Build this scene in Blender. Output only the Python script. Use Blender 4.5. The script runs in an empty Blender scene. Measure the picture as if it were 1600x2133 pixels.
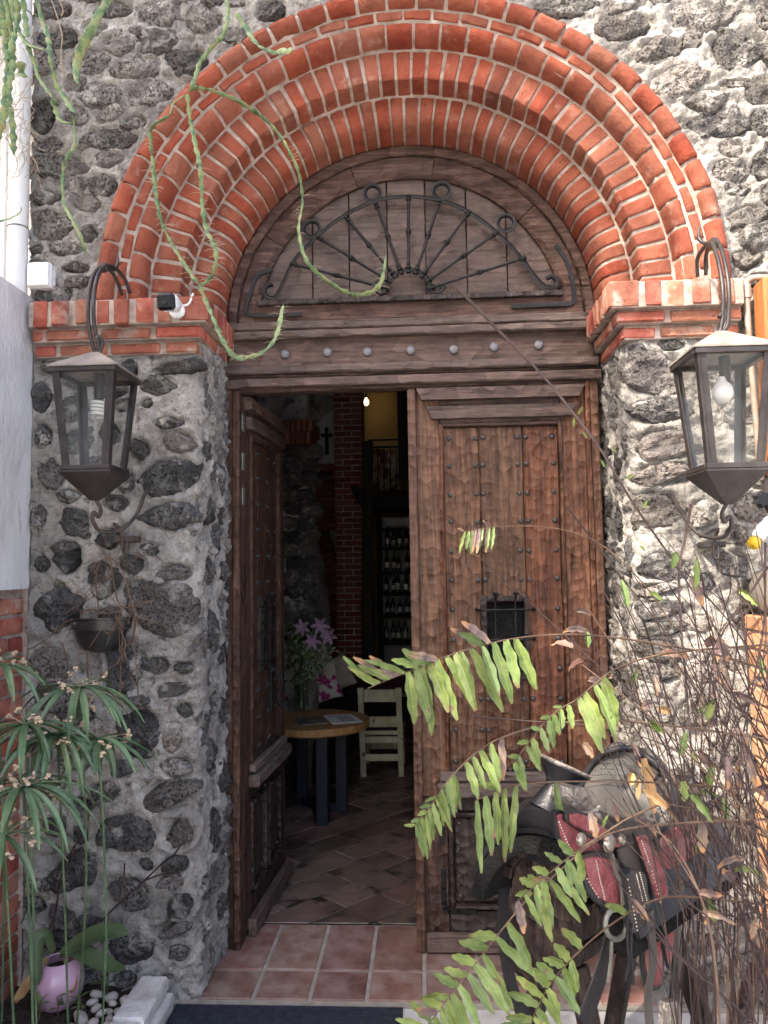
import bpy, bmesh, math, random
from mathutils import Vector, Matrix, noise

# ------------------------------------------------------------------ camera, sky, sun, exposure
scene = bpy.context.scene
C = scene.collection
R = math.radians
V = Vector
rnd = random.Random(11)

YAW, PITCH, ROLL = R(3.05), R(4.06), R(0.9)
CAM = V((0.035, -2.76, 1.5))
FW = V((-math.sin(YAW) * math.cos(PITCH), math.cos(YAW) * math.cos(PITCH), math.sin(PITCH)))
_r0 = V((math.cos(YAW), math.sin(YAW), 0))
_u0 = _r0.cross(FW)
RT = _r0 * math.cos(ROLL) - _u0 * math.sin(ROLL)
UP = _u0 * math.cos(ROLL) + _r0 * math.sin(ROLL)
cd = bpy.data.cameras.new('camera')
cam = bpy.data.objects.new('camera', cd)
C.objects.link(cam)
cd.sensor_fit = 'HORIZONTAL'
cd.sensor_width = 36
cd.lens = 36
cd.clip_end = 500
cd.clip_start = 0.05
m4 = Matrix(((RT.x, UP.x, -FW.x, CAM.x), (RT.y, UP.y, -FW.y, CAM.y), (RT.z, UP.z, -FW.z, CAM.z), (0, 0, 0, 1)))
cam.matrix_world = m4
scene.camera = cam

SUN_AZ, SUN_EL = R(222), R(46)        # azimuth measured from +Y towards +X
SUN_DIR = V((math.sin(SUN_AZ) * math.cos(SUN_EL), math.cos(SUN_AZ) * math.cos(SUN_EL), math.sin(SUN_EL)))
world = bpy.data.worlds.new('World')
scene.world = world
world.use_nodes = True
wn = world.node_tree
wn.nodes.clear()
sky = wn.nodes.new('ShaderNodeTexSky')
sky.sky_type = 'NISHITA'
sky.sun_disc = False
sky.sun_elevation = SUN_EL
sky.sun_rotation = SUN_AZ
sky.dust_density = 4.5
sky.air_density = 0.8
sky.ozone_density = 0.4
bg = wn.nodes.new('ShaderNodeBackground')
bg.inputs[1].default_value = 0.15
wo = wn.nodes.new('ShaderNodeOutputWorld')
wn.links.new(sky.outputs[0], bg.inputs[0])
wn.links.new(bg.outputs[0], wo.inputs[0])
sd = bpy.data.lights.new('sun', 'SUN')
sd.energy = 2.7
sd.angle = R(0.6)
sd.color = (1.0, 0.90, 0.76)
sun = bpy.data.objects.new('sun', sd)
C.objects.link(sun)
sun.rotation_euler = SUN_DIR.to_track_quat('Z', 'Y').to_euler()
sun.location = (-3, -3, 6)
scene.view_settings.view_transform = 'Standard'
scene.view_settings.look = 'None'
scene.view_settings.gamma = 1
scene.view_settings.use_curve_mapping = False
scene.view_settings.exposure = 2.06
scene.cycles.max_bounces = 5
scene.cycles.diffuse_bounces = 3
scene.cycles.glossy_bounces = 2
scene.cycles.use_adaptive_sampling = True
scene.cycles.adaptive_threshold = 0.03
scene.cycles.transparent_max_bounces = 12

# ------------------------------------------------------------------ helpers
def ray(px, py):
    return FW + RT * ((px - 800) / 1600.0) - UP * ((py - 1066.5) / 1600.0)
def W(px, py, Y):                       # photo point -> point on the vertical plane y = Y
    r = ray(px, py)
    return CAM + r * ((Y - CAM.y) / r.y)
def G(px, py, Z=0.0):                   # photo point -> point on the horizontal plane z = Z
    r = ray(px, py)
    return CAM + r * ((Z - CAM.z) / r.z)
def zat(py, Y, px=855):
    return W(px, py, Y).z
def xat(px, Y, py=1100):
    return W(px, py, Y).x

INV = {}
def thing(name, label, cat, loc=(0, 0, 0), rot=0.0, group=None):
    o = bpy.data.objects.new(name, None)
    o.empty_display_size = 0.05
    C.objects.link(o)
    o.location = loc
    o.rotation_euler = (0, 0, rot)
    INV[o.name] = (Matrix.Translation(V(loc)) @ Matrix.Rotation(rot, 4, 'Z')).inverted()
    return tag(o, label, cat, group)
def tag(o, label, cat, group=None):
    o['label'] = label
    o['category'] = cat
    if group:
        o['group'] = group
    return o
def struct(o):
    o['kind'] = 'structure'
    return o
def stuff(o):
    o['kind'] = 'stuff'
    return o

def link(name, me, parent=None, loc=(0, 0, 0), rot=(0, 0, 0), world=True):
    o = bpy.data.objects.new(name, me)
    C.objects.link(o)
    if parent is not None:
        o.parent = parent
        inv = INV.get(parent.name, Matrix())
        INV[o.name] = inv
        if world:
            m = inv @ (Matrix.Translation(V(loc)) @ Matrix(
                __import__('mathutils').Euler(rot).to_matrix()).to_4x4())
            o.matrix_basis = m
        else:
            o.location = loc
            o.rotation_euler = rot
    else:
        o.location = loc
        o.rotation_euler = rot
    return o

class MB:
    def __init__(self):
        self.v = []
        self.f = []
    attr = None
    def add(self, vs, fs):
        n = len(self.v)
        self.v += [V(p) for p in vs]
        self.f += [tuple(i + n for i in f) for f in fs]
        return self
    def box(self, c, s, ch=0.0, rot=None, jit=0.0):
        hx, hy, hz = s[0] / 2, s[1] / 2, s[2] / 2
        vs, fs = [], []
        ch = min(ch, hx * 0.6, hy * 0.6, hz * 0.6)
        S = (-1, 1)
        if ch <= 0:
            vs = [V((x * hx, y * hy, z * hz)) for x in S for y in S for z in S]
            fs = [(0, 1, 3, 2), (4, 6, 7, 5), (0, 4, 5, 1), (2, 3, 7, 6), (0, 2, 6, 4), (1, 5, 7, 3)]
        else:
            idx = {}
            for x in S:
                for y in S:
                    for z in S:
                        for a in range(3):
                            p = [x * (hx - ch), y * (hy - ch), z * (hz - ch)]
                            p[a] = (x * hx, y * hy, z * hz)[a]
                            idx[(x, y, z, a)] = len(vs)
                            vs.append(V(p))
            for s1 in S:
                fs.append((idx[(s1, -1, -1, 0)], idx[(s1, 1, -1, 0)], idx[(s1, 1, 1, 0)], idx[(s1, -1, 1, 0)]))
                fs.append((idx[(-1, s1, -1, 1)], idx[(1, s1, -1, 1)], idx[(1, s1, 1, 1)], idx[(-1, s1, 1, 1)]))
                fs.append((idx[(-1, -1, s1, 2)], idx[(1, -1, s1, 2)], idx[(1, 1, s1, 2)], idx[(-1, 1, s1, 2)]))
            for s1 in S:
                for s2 in S:
                    fs.append((idx[(s1, s2, -1, 0)], idx[(s1, s2, 1, 0)], idx[(s1, s2, 1, 1)], idx[(s1, s2, -1, 1)]))
                    fs.append((idx[(s1, -1, s2, 0)], idx[(s1, 1, s2, 0)], idx[(s1, 1, s2, 2)], idx[(s1, -1, s2, 2)]))
                    fs.append((idx[(-1, s1, s2, 1)], idx[(1, s1, s2, 1)], idx[(1, s1, s2, 2)], idx[(-1, s1, s2, 2)]))
            for x in S:
                for y in S:
                    for z in S:
                        fs.append((idx[(x, y, z, 0)], idx[(x, y, z, 1)], idx[(x, y, z, 2)]))
        if jit:
            vs = [p + V((rnd.uniform(-jit, jit), rnd.uniform(-jit, jit), rnd.uniform(-jit, jit))) for p in vs]
        if rot is not None:
            vs = [rot @ p for p in vs]
        c = V(c)
        return self.add([p + c for p in vs], fs)
    def rbox(self, x0, x1, y0, y1, z0, z1, ch=0.003, jit=0.0):
        return self.box(((x0 + x1) / 2, (y0 + y1) / 2, (z0 + z1) / 2), (abs(x1 - x0), abs(y1 - y0), abs(z1 - z0)), ch, None, jit)
    def tube(self, path, rad, n=8, flat=1.0, closed=False):
        P = [V(p) for p in path]
        k = len(P)
        if not isinstance(rad, (list, tuple)):
            rad = [rad] * k
        up = None
        vs = []
        for i, p in enumerate(P):
            if closed:
                t = (P[(i + 1) % k] - P[i - 1])
            else:
                t = P[min(i + 1, k - 1)] - P[max(i - 1, 0)]
            if t.length < 1e-9:
                t = V((0, 0, 1))
            t.normalize()
            if up is None:
                up = t.orthogonal().normalized()
            up = (up - t * up.dot(t))
            if up.length < 1e-6:
                up = t.orthogonal()
            up.normalize()
            sd_ = t.cross(up)
            for j in range(n):
                a = 2 * math.pi * j / n
                vs.append(p + up * (math.cos(a) * rad[i]) + sd_ * (math.sin(a) * rad[i] * flat))
        fs = []
        rng = k if closed else k - 1
        for i in range(rng):
            for j in range(n):
                a, b = i * n + j, i * n + (j + 1) % n
                i2 = (i + 1) % k
                fs.append((a, b, i2 * n + (j + 1) % n, i2 * n + j))
        if not closed:
            fs.append(tuple(range(n - 1, -1, -1)))
            fs.append(tuple(range((k - 1) * n, k * n)))
        return self.add(vs, fs)
    def lathe(self, prof, n=16, c=(0, 0, 0), axis=None, sc=(1, 1, 1)):
        vs, fs = [], []
        for (r, z) in prof:
            for j in range(n):
                a = 2 * math.pi * j / n
                vs.append(V((r * math.cos(a) * sc[0], r * math.sin(a) * sc[1], z * sc[2])))
        for i in range(len(prof) - 1):
            for j in range(n):
                fs.append((i * n + j, i * n + (j + 1) % n, (i + 1) * n + (j + 1) % n, (i + 1) * n + j))
        fs.append(tuple(range(n - 1, -1, -1)))
        fs.append(tuple(range((len(prof) - 1) * n, len(prof) * n)))
        if axis is not None:
            q = V((0, 0, 1)).rotation_difference(V(axis))
            vs = [q @ p for p in vs]
        c = V(c)
        return self.add([p + c for p in vs], fs)
    def prism(self, poly, off, ch=0.0):
        """poly: list of points of one face; off: vector to the other face; ch: chamfer of the first face"""
        P = [V(p) for p in poly]
        n = len(P)
        off = V(off)
        if ch > 0:
            c = sum(P, V()) / n
            o2 = off.normalized()
            inner = []
            for p in P:
                d = c - p
                inner.append(p + d * min(0.5, ch / max(d.length, 1e-6)))
            rim = [p + o2 * ch for p in P]
            vs = inner + rim + [p + off for p in P]
            fs = [tuple(range(n)), tuple(range(3 * n - 1, 2 * n - 1, -1))]
            for k in (0, 1):
                for i in range(n):
                    j = (i + 1) % n
                    fs.append((k * n + i, k * n + j, (k + 1) * n + j, (k + 1) * n + i))
        else:
            vs = P + [p + off for p in P]
            fs = [tuple(range(n)), tuple(range(2 * n - 1, n - 1, -1))]
            for i in range(n):
                j = (i + 1) % n
                fs.append((i, j, n + j, n + i))
        return self.add(vs, fs)
    def grid(self, rows, close_u=False):
        nr, nc = len(rows), len(rows[0])
        vs = [p for r_ in rows for p in r_]
        fs = []
        for i in range(nr - 1):
            for j in range(nc if close_u else nc - 1):
                j2 = (j + 1) % nc
                fs.append((i * nc + j, i * nc + j2, (i + 1) * nc + j2, (i + 1) * nc + j))
        return self.add(vs, fs)
    def mesh(self, name, mat, smooth=35, recalc=True, inv=None):
        me = bpy.data.meshes.new(name)
        vs = self.v if inv is None else [inv @ p for p in self.v]
        me.from_pydata([tuple(p) for p in vs], [], self.f)
        if recalc:
            bm = bmesh.new()
            bm.from_mesh(me)
            bmesh.ops.recalc_face_normals(bm, faces=bm.faces)
            bm.to_mesh(me)
            bm.free()
        if smooth:
            me.shade_smooth()
            me.set_sharp_from_angle(angle=R(smooth))
        if self.attr and len(self.attr) == len(self.v):
            ca = me.color_attributes.new('leafcol', 'FLOAT_COLOR', 'POINT')
            for k_a, (ra_, ta_) in enumerate(self.attr):
                ca.data[k_a].color = (ra_, ta_, 0, 1)
        if mat is not None:
            me.materials.append(mat)
        return me
    def build(self, name, mat, parent=None, smooth=35, world=True, recalc=True):
        inv = INV.get(parent.name) if (parent is not None and world) else None
        me = self.mesh(name, mat, smooth, recalc, inv)
        o = bpy.data.objects.new(name, me)
        C.objects.link(o)
        if parent is not None:
            o.parent = parent
            INV[o.name] = INV.get(parent.name, Matrix())
        return o

def spline(pts, n=6):
    P = [V(p) for p in pts]
    if len(P) < 3:
        return [P[0].lerp(P[-1], i / n) for i in range(n + 1)]
    Q = [P[0] * 2 - P[1]] + P + [P[-1] * 2 - P[-2]]
    out = []
    for i in range(1, len(Q) - 2):
        p0, p1, p2, p3 = Q[i - 1], Q[i], Q[i + 1], Q[i + 2]
        for k in range(n):
            t = k / n
            out.append(0.5 * ((2 * p1) + (p2 - p0) * t + (2 * p0 - 5 * p1 + 4 * p2 - p3) * t * t + (3 * p1 - p0 - 3 * p2 + p3) * t ** 3))
    out.append(P[-1])
    return out
def fbm(p, f, o=4):
    return noise.fractal(V(p) * f, 0.9, 2.1, o)

# ------------------------------------------------------------------ materials
MATS = {}
def mk(name, cols, scale=6.0, rough=0.8, bump=(), stretch=(1, 1, 1), metal=0.0, var=0.0, hue=0.0, detail=4.0,
       spec=0.3, tone=None, pits=None, leaf=None, soot=None, adze=None, speck=None, transl=0.0, coat=0.0, dist=0.3, ramp=(0.3, 0.7), rvar=0.0):
    """colour ramp over noise, object-random value, bumps: list of (scale, distance); all procedural"""
    m = bpy.data.materials.new(name)
    m.use_nodes = True
    nt = m.node_tree
    N, L = nt.nodes, nt.links
    N.clear()
    def nd(t, **k):
        n_ = N.new(t)
        for a, b in k.items():
            setattr(n_, a, b)
        return n_
    out = nd('ShaderNodeOutputMaterial')
    bs = nd('ShaderNodeBsdfPrincipled')
    L.new(bs.outputs[0], out.inputs[0])
    tc = nd('ShaderNodeTexCoord')
    oi = nd('ShaderNodeObjectInfo')
    ofs = nd('ShaderNodeVectorMath', operation='SCALE')
    cv = nd('ShaderNodeCombineXYZ')
    for i in range(3):
        L.new(oi.outputs['Random'], cv.inputs[i])
    L.new(cv.outputs[0], ofs.inputs[0])
    ofs.inputs['Scale'].default_value = 7.3 if (var or hue) else 0.0
    vadd = nd('ShaderNodeVectorMath', operation='ADD')
    L.new(tc.outputs['Object'], vadd.inputs[0])
    L.new(ofs.outputs[0], vadd.inputs[1])
    mp = nd('ShaderNodeMapping')
    mp.inputs['Scale'].default_value = stretch
    L.new(vadd.outputs[0], mp.inputs[0])
    def noi(s, d=detail, vec=mp, di=0.0):
        n_ = nd('ShaderNodeTexNoise')
        n_.inputs['Scale'].default_value = s
        n_.inputs['Detail'].default_value = d
        n_.inputs['Roughness'].default_value = 0.62
        n_.inputs['Distortion'].default_value = di
        L.new(vec.outputs[0], n_.inputs[0])
        return n_
    n1 = noi(scale, di=dist)
    rp = nd('ShaderNodeValToRGB')
    el = rp.color_ramp.elements
    k = len(cols)
    while len(el) < k:
        el.new(0.5)
    for i, c in enumerate(cols):
        el[i].position = ramp[0] + (ramp[1] - ramp[0]) * i / max(1, k - 1)
        el[i].color = (c[0], c[1], c[2], 1)
    L.new(n1.outputs[0], rp.inputs[0])
    colr = rp.outputs[0]
    def mixc(a, b, fac, mode='MIX'):
        mx = nd('ShaderNodeMix', data_type='RGBA', blend_type=mode)
        for (s, v) in ((0, fac), (6, a), (7, b)):
            if hasattr(v, 'links') or hasattr(v, 'is_linked'):
                L.new(v, mx.inputs[s])
            else:
                mx.inputs[s].default_value = v if s == 0 else (v[0], v[1], v[2], 1)
        return mx.outputs[2]
    def rng(sock, a, b, c, d):
        mr = nd('ShaderNodeMapRange')
        L.new(sock, mr.inputs[0])
        for i, q in enumerate((a, b, c, d)):
            mr.inputs[i + 1].default_value = q
        return mr.outputs[0]
    if tone:                               # (colour, ) mixed in by the object's own 'tone' property
        at = nd('ShaderNodeAttribute', attribute_type='OBJECT', attribute_name='tone')
        colr = mixc(colr, mixc(colr, tone, 0.85), at.outputs['Fac'])
    if speck:                              # (colour, scale, threshold lo, hi)
        ns = noi(speck[1], 4.0, tc if False else mp)
        colr = mixc(colr, speck[0], rng(ns.outputs[0], speck[2], speck[3], 0, 1))
    if var or hue:
        hs = nd('ShaderNodeHueSaturation')
        L.new(colr, hs.inputs['Color'])
        L.new(rng(oi.outputs['Random'], 0, 1, 1 - var, 1 + var), hs.inputs['Value'])
        wnz = nd('ShaderNodeTexWhiteNoise', noise_dimensions='1D')
        L.new(oi.outputs['Random'], wnz.inputs['W'])
        L.new(rng(wnz.outputs[0], 0, 1, 0.5 - hue, 0.5 + hue), hs.inputs['Hue'])
        L.new(rng(wnz.outputs[0], 0, 1, 1.04, 0.90), hs.inputs['Saturation'])
        colr = hs.outputs[0]
    if leaf:                               # (rib colour, tip colour) along the leaf's own veins
        la = nd('ShaderNodeAttribute', attribute_type='GEOMETRY', attribute_name='leafcol')
        sp_ = nd('ShaderNodeSeparateColor')
        L.new(la.outputs['Color'], sp_.inputs[0])
        colr = mixc(colr, leaf[0], rng(sp_.outputs[0], 0.15, 1.0, 0.0, 0.75))
        tn = nd('ShaderNodeMath', operation='MULTIPLY_ADD')
        L.new(noi(30, 3.0).outputs[0], tn.inputs[0])
        tn.inputs[1].default_value = 0.5
        L.new(sp_.outputs[1], tn.inputs[2])
        colr = mixc(colr, leaf[1], rng(tn.outputs[0], leaf[2], leaf[2] + 0.16, 0.0, 0.9))
    if soot:                               # weathering that runs over several pieces: (colour, scale, lo, hi)
        sn = noi(soot[1], 4.0, tc)
        for lk in list(sn.inputs[0].links):
            L.remove(lk)
        L.new(tc.outputs['Object'], sn.inputs[0])
        colr = mixc(colr, mixc(colr, soot[0], 0.6), rng(sn.outputs[0], soot[2], soot[3], 0, 1))
    nrm = None
    def addb(hsock, d, inv=False):
        nonlocal nrm
        b_ = nd('ShaderNodeBump', invert=inv)
        b_.inputs['Strength'].default_value = 1.0
        b_.inputs['Distance'].default_value = d
        L.new(hsock, b_.inputs['Height'])
        if nrm is not None:
            L.new(nrm, b_.inputs['Normal'])
        nrm = b_.outputs[0]
    for (s, d) in bump:
        addb(noi(s, 3.0).outputs[0], d)
    if pits:                               # (scale, threshold, distance, darken)
        vo = nd('ShaderNodeTexNoise')
        vo.inputs['Scale'].default_value = pits[0]
        vo.inputs['Detail'].default_value = 2.5
        L.new(vadd.outputs[0], vo.inputs[0])
        ps = rng(vo.outputs[0], pits[1] - 0.07, pits[1] + 0.03, 1, 0)
        msk = noi(7.0, 2.0)
        mm = nd('ShaderNodeMath', operation='MULTIPLY')
        L.new(ps, mm.inputs[0])
        L.new(rng(msk.outputs[0], 0.36, 0.58, 0.15, 1), mm.inputs[1])
        addb(mm.outputs[0], pits[2], True)
        colr = mixc(colr, mixc(colr, (0.012, 0.011, 0.011), pits[3]), mm.outputs[0])
    if adze:                               # hand-adzed scallops: (scale, distance, stretch)
        mp2 = nd('ShaderNodeMapping')
        mp2.inputs['Scale'].default_value = adze[2]
        L.new(vadd.outputs[0], mp2.inputs[0])
        nz = nd('ShaderNodeTexNoise')
        nz.inputs['Scale'].default_value = 9
        nz.inputs['Detail'].default_value = 3
        L.new(mp2.outputs[0], nz.inputs[0])
        av = nd('ShaderNodeVectorMath', operation='MULTIPLY_ADD')
        L.new(nz.outputs['Color'], av.inputs[0])
        av.inputs[1].default_value = (0.03, 0.03, 0.03)
        L.new(mp2.outputs[0], av.inputs[2])
        vr = nd('ShaderNodeTexVoronoi', feature='F1')
        vr.inputs['Scale'].default_value = adze[0]
        vr.inputs['Randomness'].default_value = 0.9
        L.new(av.outputs[0], vr.inputs[0])
        sq = nd('ShaderNodeMath', operation='POWER')
        sq.inputs[1].default_value = 2.0
        L.new(vr.outputs['Distance'], sq.inputs[0])
        msk2 = noi(2.3, 1.0)
        mm2 = nd('ShaderNodeMath', operation='MULTIPLY')
        L.new(sq.outputs[0], mm2.inputs[0])
        L.new(rng(msk2.outputs[0], 0.35, 0.62, 0.35, 1.0), mm2.inputs[1])
        addb(mm2.outputs[0], adze[1])
        hs2 = nd('ShaderNodeHueSaturation')
        L.new(colr, hs2.inputs['Color'])
        wv = nd('ShaderNodeSeparateColor')
        L.new(vr.outputs['Color'], wv.inputs[0])
        L.new(rng(wv.outputs[0], 0, 1, 0.82, 1.2), hs2.inputs['Value'])
        colr = hs2.outputs[0]
    L.new(colr, bs.inputs['Base Color'])
    if nrm is not None:
        L.new(nrm, bs.inputs['Normal'])
    bs.inputs['Metallic'].default_value = metal
    bs.inputs['Roughness'].default_value = rough
    if rvar:
        L.new(rng(noi(scale * 1.7).outputs[0], 0.3, 0.7, rough - rvar, rough + rvar), bs.inputs['Roughness'])
    bs.inputs['Specular IOR Level'].default_value = spec
    if coat:
        bs.inputs['Coat Weight'].default_value = coat
        bs.inputs['Coat Roughness'].default_value = 0.25
    if transl:
        tr = nd('ShaderNodeBsdfTranslucent')
        L.new(colr, tr.inputs[0])
        ms = nd('ShaderNodeMixShader')
        ms.inputs[0].default_value = transl
        L.new(bs.outputs[0], ms.inputs[1])
        L.new(tr.outputs[0], ms.inputs[2])
        L.new(ms.outputs[0], out.inputs[0])
    MATS[name] = m
    return m
def emit(name, c, s):
    m = bpy.data.materials.new(name)
    m.use_nodes = True
    b = m.node_tree.nodes['Principled BSDF']
    b.inputs['Base Color'].default_value = (*c, 1)
    b.inputs['Emission Color'].default_value = (*c, 1)
    b.inputs['Emission Strength'].default_value = s
    return m

M_brick = mk('brick', [(0.185, 0.047, 0.026), (0.250, 0.069, 0.038), (0.31, 0.096, 0.056)], 9, 0.92, [(30, 0.006), (220, 0.002)],
             var=0.12, hue=0.005, pits=(150, 0.32, 0.003, 0.6), speck=((0.36, 0.21, 0.155), 13, 0.60, 0.80), soot=((0.07, 0.03, 0.022), 3.2, 0.55, 0.80), spec=0.2)
M_brickold = mk('worn_brick', [(0.20, 0.06, 0.04), (0.33, 0.105, 0.065), (0.40, 0.17, 0.12)], 12, 0.92, [(40, 0.005), (200, 0.0015)],
                var=0.25, hue=0.012, speck=((0.40, 0.33, 0.28), 11, 0.57, 0.74), pits=(120, 0.33, 0.004, 0.6))
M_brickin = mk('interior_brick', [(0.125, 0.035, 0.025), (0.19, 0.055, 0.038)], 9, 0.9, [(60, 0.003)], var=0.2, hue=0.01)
M_mort = mk('brick_mortar', [(0.22, 0.16, 0.13), (0.37, 0.30, 0.255), (0.50, 0.43, 0.38)], 18, 0.95, [(60, 0.006), (260, 0.002)])
M_wallm = mk('wall_mortar', [(0.085, 0.079, 0.073), (0.26, 0.243, 0.222), (0.39, 0.368, 0.338), (0.54, 0.512, 0.472)], 4.5, 0.96,
             [(18, 0.03), (70, 0.016), (240, 0.005)], speck=((0.085, 0.078, 0.072), 19, 0.57, 0.70), ramp=(0.26, 0.66), detail=6)
M_stone = mk('basalt', [(0.030, 0.030, 0.033), (0.088, 0.086, 0.086), (0.19, 0.182, 0.175)], 7, 0.92,
             [(12, 0.03), (50, 0.014), (200, 0.005)], var=0.38, hue=0.012, tone=(0.34, 0.30, 0.265), pits=(95, 0.44, 0.010, 0.7),
             speck=((0.40, 0.38, 0.35), 12, 0.54, 0.68), detail=6, spec=0.2)
WA = (1, 1, 1.2)
M_wood = mk('door_wood', [(0.034, 0.0145, 0.0085), (0.095, 0.040, 0.021), (0.170, 0.080, 0.043)], 5, 0.55, [(9, 0.004), (40, 0.0012)],
            stretch=(14, 14, 1.0), var=0.16, hue=0.008, adze=(24, 0.012, WA), spec=0.28, tone=(0.150, 0.098, 0.080), detail=5, rvar=0.12,
            speck=((0.02, 0.013, 0.011), 3.5, 0.62, 0.72))
M_woodh = mk('beam_wood', [(0.032, 0.017, 0.013), (0.072, 0.040, 0.031), (0.128, 0.078, 0.063)], 5, 0.6, [(9, 0.004), (40, 0.0012)],
             stretch=(1.0, 14, 14), var=0.14, adze=(20, 0.016, (0.85, 1, 1.1)), spec=0.22, tone=(0.155, 0.128, 0.115), detail=5, rvar=0.12,
             speck=((0.025, 0.018, 0.016), 4.0, 0.62, 0.74))
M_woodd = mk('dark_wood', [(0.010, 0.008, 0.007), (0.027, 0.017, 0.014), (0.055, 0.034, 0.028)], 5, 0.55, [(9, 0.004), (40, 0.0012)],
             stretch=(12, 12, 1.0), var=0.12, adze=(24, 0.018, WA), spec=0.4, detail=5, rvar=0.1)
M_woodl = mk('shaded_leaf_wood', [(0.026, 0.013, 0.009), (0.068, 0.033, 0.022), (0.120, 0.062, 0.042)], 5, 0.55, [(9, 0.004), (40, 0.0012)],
             stretch=(14, 14, 1.0), var=0.14, adze=(24, 0.014, WA), spec=0.22, detail=5)  # darker copy of the door wood: shade on left leaf and jamb painted in
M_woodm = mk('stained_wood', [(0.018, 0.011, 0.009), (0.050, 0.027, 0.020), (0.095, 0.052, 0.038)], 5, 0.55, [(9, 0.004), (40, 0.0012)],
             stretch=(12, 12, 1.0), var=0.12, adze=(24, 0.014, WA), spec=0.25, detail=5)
M_iron = mk('wrought_iron', [(0.010, 0.010, 0.010), (0.028, 0.026, 0.026)], 30, 0.5, [(60, 0.002)], metal=0.55, spec=0.4)
M_ironr = mk('rusty_iron', [(0.05, 0.04, 0.034), (0.13, 0.105, 0.09)], 24, 0.6, [(60, 0.002)], metal=0.4)
M_lant = mk('lantern_metal', [(0.022, 0.018, 0.018), (0.060, 0.050, 0.047)], 14, 0.45, [(80, 0.001)], metal=0.3, spec=0.5)
M_lantr = mk('lantern_roof', [(0.16, 0.135, 0.12), (0.30, 0.26, 0.23)], 9, 0.7, [(60, 0.001)], metal=0.0)
M_steel = mk('hinge_steel', [(0.16, 0.16, 0.14), (0.30, 0.30, 0.26)], 12, 0.5, metal=0.6)
M_stud = mk('stud_iron', [(0.035, 0.035, 0.036), (0.085, 0.082, 0.08)], 60, 0.42, [(90, 0.002)], metal=0.6)
M_studg = mk('stud_grey', [(0.11, 0.11, 0.12), (0.21, 0.20, 0.21)], 50, 0.5, [(90, 0.002)], metal=0.35)
M_plas = mk('white_plaster', [(0.46, 0.46, 0.48), (0.66, 0.66, 0.68), (0.76, 0.76, 0.77)], 2.6, 0.92, [(12, 0.008), (60, 0.004), (160, 0.0025)], stretch=(1.6, 1.6, 0.7), detail=6, speck=((0.42, 0.40, 0.38), 9, 0.66, 0.74))
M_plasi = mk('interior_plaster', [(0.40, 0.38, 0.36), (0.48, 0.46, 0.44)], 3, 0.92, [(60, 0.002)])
M_tile = mk('clay_tile', [(0.13, 0.064, 0.049), (0.19, 0.096, 0.075), (0.24, 0.145, 0.12)], 7, 0.62, [(12, 0.003), (120, 0.001)],
            var=0.2, hue=0.012, speck=((0.34, 0.28, 0.25), 9, 0.42, 0.85), spec=0.4, rvar=0.15)
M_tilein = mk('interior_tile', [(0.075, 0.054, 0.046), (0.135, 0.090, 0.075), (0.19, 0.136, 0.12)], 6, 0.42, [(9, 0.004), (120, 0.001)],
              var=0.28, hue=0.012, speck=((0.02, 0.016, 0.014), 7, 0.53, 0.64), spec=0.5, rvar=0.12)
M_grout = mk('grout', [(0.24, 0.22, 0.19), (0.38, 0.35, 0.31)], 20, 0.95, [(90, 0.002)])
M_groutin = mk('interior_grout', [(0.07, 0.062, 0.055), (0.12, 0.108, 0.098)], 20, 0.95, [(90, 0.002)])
M_conc = mk('concrete', [(0.34, 0.33, 0.31), (0.50, 0.49, 0.47), (0.60, 0.59, 0.58)], 8, 0.9, [(60, 0.003), (220, 0.001)])
M_kerb = mk('kerb_stone', [(0.42, 0.38, 0.35), (0.62, 0.59, 0.56), (0.74, 0.72, 0.70)], 7, 0.92, [(25, 0.01), (120, 0.003)],
            speck=((0.30, 0.12, 0.09), 6, 0.60, 0.72), var=0.1)
M_soil = mk('soil', [(0.018, 0.013, 0.010), (0.045, 0.033, 0.025), (0.08, 0.06, 0.047)], 25, 0.98, [(30, 0.02), (120, 0.006)])
M_pave = mk('paving', [(0.36, 0.34, 0.31), (0.48, 0.46, 0.43)], 6, 0.9, [(60, 0.003)])
M_peb = mk('pebble', [(0.48, 0.42, 0.37), (0.64, 0.59, 0.54)], 18, 0.8, [(40, 0.002)], var=0.2, hue=0.01)
M_mat = mk('mat_rubber', [(0.012, 0.015, 0.024), (0.030, 0.036, 0.055)], 40, 0.85, [(300, 0.002)])
M_pvc = mk('white_pvc', [(0.62, 0.62, 0.61), (0.76, 0.76, 0.75)], 4, 0.4, spec=0.5, speck=((0.42, 0.40, 0.36), 6, 0.60, 0.78))
M_white = mk('white_plastic', [(0.72, 0.73, 0.74), (0.78, 0.79, 0.80)], 5, 0.4, spec=0.5)
M_black = mk('black_plastic', [(0.006, 0.006, 0.008), (0.012, 0.012, 0.014)], 8, 0.25, spec=0.5)
M_cact = mk('cactus_green', [(0.06, 0.11, 0.045), (0.12, 0.20, 0.095), (0.27, 0.33, 0.14), (0.30, 0.24, 0.13)], 30, 0.5, [(60, 0.002)], spec=0.4, transl=0.12)
M_root = mk('dry_root', [(0.25, 0.19, 0.14), (0.42, 0.34, 0.25)], 12, 0.9, [(80, 0.002)])
M_fern = mk('fern_leaf', [(0.085, 0.135, 0.028), (0.15, 0.21, 0.055), (0.23, 0.29, 0.09)], 26, 0.42, [(60, 0.002)], var=0.25, hue=0.02,
            speck=((0.16, 0.095, 0.06), 22, 0.64, 0.72), transl=0.25, spec=0.4, leaf=((0.26, 0.30, 0.12), (0.17, 0.09, 0.05), 1.15))
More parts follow.
